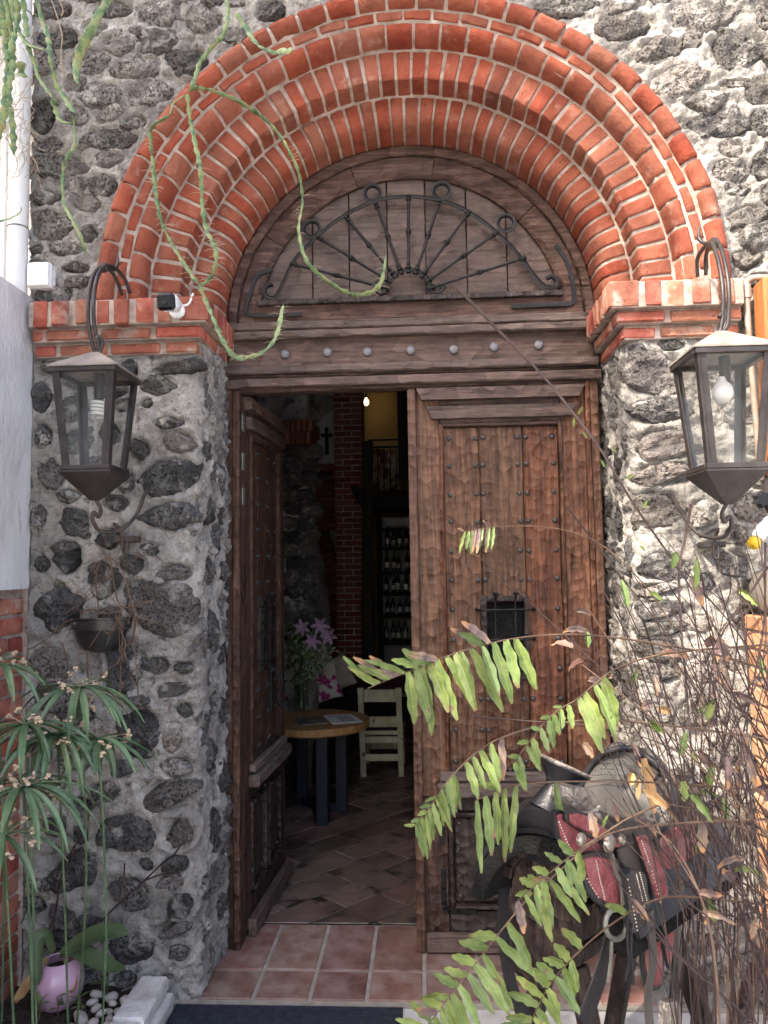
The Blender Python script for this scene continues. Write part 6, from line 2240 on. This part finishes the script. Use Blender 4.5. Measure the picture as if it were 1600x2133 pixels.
panel([(1218, 1790), (1245, 1785), (1285, 1800), (1300, 1850), (1290, 1893), (1262, 1878), (1235, 1850)], 0.207, M_red, 'fender_panel')
panel([(1328, 1745), (1352, 1742), (1372, 1780), (1388, 1830), (1396, 1890), (1404, 1950), (1398, 2010), (1390, 1975), (1372, 1880), (1350, 1810)], 0.225, M_red, 'long_fender_panel')
panel([(1370, 1752), (1400, 1725), (1440, 1712), (1466, 1745), (1475, 1790), (1440, 1800), (1395, 1812), (1378, 1785)], 0.200, M_red, 'rear_skirt_panel')
panel([(1378, 1748), (1402, 1728), (1425, 1722), (1420, 1742), (1392, 1760), (1380, 1766)], 0.213, M_red, 'rear_jockey_panel')
panel([(1346, 1945), (1372, 1945), (1382, 2000), (1380, 2048), (1360, 2052), (1348, 2010)], 0.21, M_red, 'lower_fender_panel')
panel([(1290, 1770), (1325, 1755), (1345, 1790), (1340, 1815), (1310, 1815), (1296, 1795)], 0.208, M_seat, 'leather_keeper', False)
# strap loop with pale stitching
lp = [(1303, 1822), (1320, 1812), (1345, 1820), (1352, 1860), (1358, 1900), (1357, 1940), (1325, 1946), (1318, 1930), (1312, 1880)]
panel(lp, 0.235, M_blk, 'stirrup_strap', False, 0.02)
ss = MB()
for (a, c2) in (((1308, 1832), (1328, 1938)), ((1326, 1822), (1340, 1880)), ((1340, 1880), (1354, 1932)), ((1333, 1818), (1349, 1880))):
    for i in range(14):
        ss.box(TF(a[0] + (c2[0] - a[0]) * i / 13, a[1] + (c2[1] - a[1]) * i / 13, 0.2365), (0.0022, 0.0016, 0.0026), 0)
for pth_ in ([(1163, 1712), (1185, 1765), (1210, 1812), (1245, 1868)], [(1240, 1792), (1248, 1830), (1258, 1872)], [(1335, 1752), (1352, 1800), (1372, 1870), (1388, 1960)]):
    S_ = spline([TF(x, y, 0.227 if pth_[0][0] > 1300 else 0.2095) for x, y in pth_], 9)
    for p in S_:
        ss.box(p + SL * 0.002, (0.0022, 0.0016, 0.0024), 0)
stuff(ss.build('stitching', M_cream, sa, smooth=0))
for (x, y, r) in ((1267, 1757, 0.020), (1208, 1748, 0.014), (1292, 1748, 0.012)):
    MB().lathe([(r, 0), (r, 0.004), (r * 0.8, 0.009), (r * 0.2, 0.012)], 16, TF(x, y, 0.208), SL).build('concho', M_silver, sa, smooth=40)
# girth: black strap hanging below, cinch ring and ties
def strap2(pts, off, w, mat, nm):
    S_ = spline([TF(x, y, off) for x, y in pts], 6)
    rows = []
    for i, p in enumerate(S_):
        d = (S_[min(i + 1, len(S_) - 1)] - S_[max(i - 1, 0)]).normalized()
        s = d.cross(SL).normalized()
        rows.append([p - s * w / 2, p + s * w / 2, p + s * w / 2 - SL * 0.004, p - s * w / 2 - SL * 0.004])
    b = MB()
    b.grid(rows, True)
    return b.build(nm, mat, sa, smooth=30)
strap2([(1290, 1890), (1275, 1950), (1260, 2010), (1240, 2070), (1215, 2133)], 0.16, 0.055, M_blk, 'girth_strap')
strap2([(1400, 1800), (1408, 1900), (1412, 2000), (1405, 2110), (1410, 2200)], 0.19, 0.05, M_blk, 'rear_girth')
strap2([(1355, 1900), (1362, 2000), (1352, 2080), (1360, 2180)], 0.24, 0.030, M_seat, 'stirrup_leather')
strap2([(1310, 1900), (1308, 1960), (1312, 2000), (1305, 2045)], 0.235, 0.006, M_blk, 'tie_string')
strap2([(1318, 1930), (1316, 1980), (1322, 2052)], 0.237, 0.006, M_blk, 'tie_string')
strap2([(1276, 1780), (1285, 1815), (1296, 1850), (1300, 1885)], 0.222, 0.010, M_steel, 'rigging_bar')
pts = [TF(1283 + 22 * math.cos(t), 1925 + 32 * math.sin(t), 0.215) for t in [2 * math.pi * i / 24 for i in range(24)]]
MB().tube(pts, 0.006, 8, closed=True).build('cinch_ring', M_steel, sa, smooth=60)
strap2([(1276, 1960), (1274, 2000), (1268, 2048)], 0.225, 0.007, M_steel, 'buckle_tongue')
strap2([(1052, 1850), (1050, 1920), (1056, 2000), (1072, 2070), (1095, 2120), (1125, 2170)], -0.02, 0.035, M_blk, 'cinch')
blob([(1392, 2090), (1415, 2090), (1417, 2150), (1390, 2150)], 0.26, 0.006, M_silver, 'stirrup_plate', 0.02)
# far-side red corner peeping out at the left of the swell
b = MB()
b.prism([S3(0.22, -0.20, 0.80), S3(0.10, -0.20, 0.80), S3(0.10, -0.22, 0.66), S3(0.22, -0.22, 0.68)], SL * 0.008, 0.002)
b.build('far_skirt_panel', M_red, sa)

# ================================================================== FERN AND DRY SHRUB
fern = thing('sword_fern', 'sword fern fronds arching in from the right over the saddle', 'fern', (0.72, -1.15, 0))
def frond(pts, Y, Y1, leaves, r=0.0028):
    """leaves: list of (t0, t1, count, side, length px, width px, tilt, dry)"""
    P = [W(x, y, Y + (Y1 - Y) * i / (len(pts) - 1)) for i, (x, y) in enumerate(pts)]
    S = spline(P, 8)
    n = len(S)
    ra = MB().tube(S, [r * (1 - 0.65 * i / n) for i in range(n)], 6).build('frond', M_stem2, fern, smooth=60)
    for (t0, t1, cnt, side, ln, wd_, ang, dry) in leaves:
        cnt = int(cnt * 1.3 + 0.5)
        for k in range(cnt):
            t = t0 + (t1 - t0) * (k + rnd.uniform(-.2, .2)) / max(1, cnt - 1)
            t = min(0.995, max(0.0, t))
            i = min(n - 2, int(t * (n - 1)))
            p = S[i].lerp(S[i + 1], t * (n - 1) - i)
            d = (S[i + 1] - S[i]).normalized()
            perp = V((d.z, 0, -d.x)) * side
            sc_ = (p.y - CAM.y) / 1600.0
            dirv = (perp * math.cos(ang) + d * math.sin(ang) + V((0, -0.25, 0)) + V((rnd.uniform(-.2, .2), rnd.uniform(-.3, .2), rnd.uniform(-.2, .2)))).normalized()
            b = MB()
            taper = 1.0
            drop = 0.25 if side < 0 else -0.1
            face = V((rnd.uniform(-.4, .4), -1, rnd.uniform(0, .6)))
            leafblade(b, p, dirv, face, ln * sc_ * rnd.uniform(.82, 1.15) * taper, wd_ * 0.64 * sc_ * rnd.uniform(.85, 1.15), drop + rnd.uniform(-.3, .7), 12, wave=0.17, fold=rnd.uniform(0.02, 0.22))
            b.build('leaflet', M_fernd if rnd.random() < dry else M_fern, ra, smooth=70, recalc=False)
    return ra
frond([(1640, 1410), (1500, 1366), (1350, 1338), (1250, 1325), (1160, 1322), (1060, 1332), (960, 1357), (880, 1388), (820, 1411), (766, 1434)], -1.0, -1.2,
      [(0.54, 0.83, 10, -1, 122, 34, -0.1, 0.05), (0.60, 0.63, 2, 1, 80, 24, 0.6, 0.5), (0.73, 0.79, 3, 1, 75, 24, 0.7, 0.5), (0.84, 0.97, 5, 1, 95, 20, 0.7, 0.4)])
frond([(1640, 1340), (1400, 1360), (1290, 1390), (1240, 1425), (1200, 1458), (1155, 1485), (1110, 1535), (1070, 1590)], -1.0, -1.15,
      [(0.36, 0.56, 3, -1, 105, 38, 0.3, 0.0), (0.62, 1.0, 7, -1, 52, 22, 0.5, 0.0), (0.65, 0.98, 4, 1, 26, 14, 0.6, 0.1)])
frond([(1640, 1545), (1400, 1512), (1250, 1500), (1130, 1512), (1050, 1535), (1000, 1562), (960, 1597), (930, 1630), (900, 1675), (864, 1720)], -1.0, -1.2,
      [(0.46, 0.64, 4, -1, 80, 26, 0.2, 0.25), (0.72, 1.0, 10, -1, 66, 19, 0.5, 0.05), (0.86, 1.0, 4, 1, 26, 13, 0.7, 0.05)])
frond([(1640, 1650), (1400, 1632), (1250, 1628), (1130, 1630), (1050, 1642), (990, 1668)], -1.0, -1.1, [(0.73, 0.98, 4, -1, 122, 27, 0.35, 0.05), (0.55, 0.58, 1, -1, 105, 24, -0.1, 0), (0.82, 0.86, 1, 1, 60, 20, 0.9, 0.4)])
frond([(1640, 1705), (1431, 1714), (1300, 1728), (1232, 1758), (1150, 1828), (1094, 1878), (1000, 1995), (930, 2085), (880, 2150)], -1.0, -1.25,
      [(0.68, 0.99, 9, -1, 98, 32, 0.0, 0.04), (0.70, 0.99, 8, 1, 66, 28, 0.25, 0.05), (0.44, 0.58, 4, -1, 85, 26, 0.1, 0.0), (0.50, 0.60, 2, 1, 50, 22, 0.4, 0.1)])
frond([(1640, 1890), (1430, 1868), (1350, 1880), (1270, 1928), (1200, 1988), (1150, 2045), (1115, 2110), (1090, 2180)], -1.0, -1.25,
      [(0.60, 0.98, 7, -1, 66, 28, 0.2, 0.03), (0.55, 0.98, 8, 1, 66, 30, 0.0, 0.05), (0.36, 0.40, 1, 1, 60, 26, 0.4, 0)])
frond([(1400, 1300), (1340, 1215), (1260, 1140), (1190, 1108), (1120, 1097), (1040, 1097), (965, 1108)], -0.9, -1.0, [(0.86, 0.99, 7, -1, 48, 12, 0.4, 0.35), (0.88, 0.99, 2, 1, 20, 8, 0.5, 0.8)], 0.0018)
frond([(1640, 1760), (1420, 1680), (1330, 1695), (1250, 1742), (1180, 1790), (1120, 1840), (1075, 1880)], -1.1, -1.2, [(0.60, 0.98, 5, -1, 60, 24, 0.3, 0.1), (0.62, 0.85, 3, 1, 50, 24, 0.3, 0.05)])

sh_ = thing('dry_shrub', 'tangle of bare dark stems with shrivelled leaves at the right edge', 'shrub', (0.78, -0.95, 0))
stems = MB()
stems2 = MB()
SP = []
def stem(pts, r, b=stems):
    S = spline(pts, 5)
    n = len(S)
    b.tube(S, [r * (1 - 0.6 * i / n) for i in range(n)], 5)
    SP.append(S)
    for k in range(2):                                   # forks
        i = rnd.randrange(n // 2, n - 1)
        d = (S[i + 1] - S[i]).normalized()
        e = (d + V((rnd.uniform(-.8, .8), rnd.uniform(-.4, .4), rnd.uniform(-.3, .7)))).normalized() * rnd.uniform(0.05, 0.16)
        T = spline([S[i], S[i] + e * 0.5 + d * 0.01, S[i] + e], 3)
        b.tube(T, [r * 0.5 * (1 - 0.6 * q_ / len(T)) for q_ in range(len(T))], 4)
        SP.append(T)
for i in range(105):
    bx_, by_ = rnd.uniform(0.52, 0.95), rnd.uniform(-1.15, -0.75)
    tx, ty = rnd.gauss(1510, 75), rnd.uniform(1080, 1750)
    q = W(tx, ty, by_ + rnd.uniform(-.25, .25))
    if rnd.random() < 0.30:
        q = W(rnd.uniform(1180, 1450), rnd.uniform(1180, 1760), by_ + rnd.uniform(-.2, .2))
    p0 = V((bx_, by_, 0))
    m1 = p0.lerp(q, 0.45) + V((rnd.uniform(0.0, 0.14), rnd.uniform(-.06, .06), rnd.uniform(0.05, 0.25)))
    m2 = p0.lerp(q, 0.75) + V((rnd.uniform(0.0, 0.09), rnd.uniform(-.05, .05), rnd.uniform(0.02, 0.16)))
    stem([p0, m1, m2, q], rnd.uniform(0.0013, 0.0033), stems if i % 7 else stems2)
stuff(stems.build('stems', M_stem, sh_, smooth=60))
stuff(stems2.build('stems', M_stem2, sh_, smooth=60))
tall = [([(945, 592), (1040, 690), (1130, 782), (1190, 855), (1250, 935), (1320, 1050), (1400, 1165), (1470, 1275), (1540, 1400), (1600, 1530)], 0.0040), ([(1440, 1050), (1428, 1120), (1415, 1190), (1420, 1320), (1432, 1450), (1450, 1700), (1470, 2000), (1480, 2200)], 0.0040),
        ([(1600, 1180), (1560, 1240), (1500, 1330), (1480, 1420), (1478, 1560), (1490, 1800)], 0.0035), ([(1520, 1190), (1522, 1230), (1505, 1290), (1490, 1400)], 0.002), ([(1595, 1130), (1592, 1300), (1570, 1420), (1540, 1600), (1530, 1900)], 0.003),
        ([(1180, 1055), (1235, 1125), (1300, 1210), (1380, 1310), (1440, 1420), (1480, 1560)], 0.0022), ([(1000, 1162), (1060, 1215), (1120, 1270), (1200, 1345), (1290, 1430), (1400, 1560)], 0.0018), ([(985, 1492), (1100, 1502), (1250, 1515), (1400, 1560), (1560, 1680)], 0.0022),
        ([(1545, 1270), (1560, 1420), (1555, 1600), (1560, 2133)], 0.003), ([(1340, 1290), (1380, 1420), (1420, 1600), (1455, 1900)], 0.003)]
for pts, r in tall:
    b = MB()
    stem([W(x, y, -0.90 + 0.03 * math.sin(i)) for i, (x, y) in enumerate(pts)], r, b)
    b.build('tall_stem', M_stem, sh_, smooth=60)
for (x, y) in ((1210, 855), (1200, 880), (1228, 905), (1265, 965), (1290, 935), (1310, 990), (1345, 1050), (1350, 1140)):
    b = MB()
    p = W(x - 6, y + 8, -0.90)
    leafblade(b, p, V((rnd.uniform(-.6, 1), -.3, rnd.uniform(.3, 1))), V((0.3, -1, 0.2)), 0.022, 0.007, 0.2, 5)
    b.build('small_leaf', M_fern, sh_, smooth=60, recalc=False)
for i in range(120):
    b = MB()
    sp_ = rnd.choice(SP)
    p = sp_[rnd.randrange(int(len(sp_) * 0.35), len(sp_))]
    leafblade(b, p, V((rnd.uniform(-1, 1), rnd.uniform(-.7, .2), rnd.uniform(-1.2, .5))), V((rnd.uniform(-.6, .6), -1, rnd.uniform(-.3, .8))), rnd.uniform(.03, .07), rnd.uniform(.012, .022), rnd.uniform(.3, 1.6), 7, wave=0.25, fold=rnd.uniform(.1, .4))
    b.build('dry_leaf', M_fern if rnd.random() < 0.22 else (M_orchd if rnd.random() < .12 else M_fernd), sh_, smooth=60, recalc=False)
b = MB()
leafblade(b, W(1340, 1580, -0.95), V((0.15, -.1, -1)), V((0.3, -1, 0.2)), 0.12, 0.030, 0.1, 9, wave=.2)
b.build('dry_leaf', M_orchd, sh_, smooth=60, recalc=False)

# ================================================================== TREES
def leaf_cloud(points, size, b=None):
    b = b or MB()
    for p in points:
        L_ = size * rnd.uniform(0.7, 1.3)
        d = V((rnd.gauss(0, 1), rnd.gauss(0, 1), rnd.gauss(-0.3, 0.8))).normalized()
        n_ = V((rnd.gauss(0, 1), rnd.gauss(0, 1), rnd.gauss(0.6, 1))).normalized()
        s = d.cross(n_)
        if s.length < 0.05:
            continue
        s = s.normalized() * L_ * 0.27
        b.add([p, p + d * L_ * 0.5 + s, p + d * L_, p + d * L_ * 0.5 - s], [(0, 1, 2, 3)])
    return b
# courtyard tree that shades the front: out of the frame, up to the left behind the camera
tree = thing('courtyard_tree', 'tall leafy tree standing in the courtyard opposite the doorway', 'tree', (-4.6, -5.2, -0.02))
pts = []
rr2 = random.Random(5)
clumps = []
for i in range(430):
    x, zz = rr2.uniform(-2.6, 1.15), rr2.uniform(-1.9, 4.3)
    edge = (x - 0.34 - 0.04 * (zz - 1.2)) / 0.55
    if edge > 0 and rr2.random() < min(0.97, 0.45 + edge * 0.6):
        continue
    clumps.append((V((x, 0, zz)) + SUN_DIR * rr2.uniform(5.4, 8.2), rr2.uniform(0.22, 0.42)))
for i in range(70):
    clumps.append((V((rr2.uniform(0.5, 2.3), 0, rr2.uniform(-1.9, -0.35))) + SUN_DIR * rr2.uniform(5.6, 7.6), rr2.uniform(0.22, 0.4)))
for c2, r in clumps:
    for k in range(34):
        v = V((rr2.gauss(0, 1), rr2.gauss(0, 1), rr2.gauss(0, 1))).normalized() * r * rr2.random() ** 0.45
        pts.append(c2 + v)
stuff(leaf_cloud(pts, 0.15).build('crown', M_leaf, tree, smooth=0, recalc=False))
cc = sum((c for c, r in clumps), V()) / len(clumps)
MB().tube(spline([V((-4.6, -5.2, -0.02)), V((-4.5, -5.1, 1.8)), V((-4.2, -4.8, 3.4)), cc + V((0, 0, -0.5))], 6), [0.22 - 0.006 * i for i in range(19)], 10).build('trunk', M_bark, tree, smooth=60)
for i in range(10):
    c2 = rr2.choice(clumps)[0]
    MB().tube(spline([V((-4.2, -4.8, 3.4)), V((-4.2, -4.8, 3.4)).lerp(c2, 0.5) + V((0, 0, 0.3)), c2], 5), [0.07 - 0.005 * k for k in range(11)], 6).build('limb', M_bark, tree, smooth=60)
# tree beyond the wall, seen in the gap at the upper left
bt = thing('garden_tree', 'bright green tree beyond the wall in the upper left gap', 'tree', (W(10, 600, 7.0).x, 7.0, -0.02))
pts = []
for i in range(150):
    c2 = W(rr2.uniform(-160, 40), rr2.uniform(110, 760), 7.0) + V((0, rr2.uniform(-1.2, 1.2), 0))
    for k in range(40):
        pts.append(c2 + V((rr2.gauss(0, 1), rr2.gauss(0, 1), rr2.gauss(0, 1))).normalized() * 0.38 * rr2.random() ** 0.45)
stuff(leaf_cloud(pts, 0.16).build('crown', M_leaf, bt, smooth=0, recalc=False))
tx0 = W(-20, 600, 7.0).x
MB().tube(spline([V((tx0, 7, -0.02)), V((tx0 + 0.1, 7, 2.5)), V((tx0 - 0.1, 7, 5.5)), V((tx0, 7.1, 8))], 6), [0.17 - 0.007 * i for i in range(19)], 10).build('trunk', M_bark, bt, smooth=60)
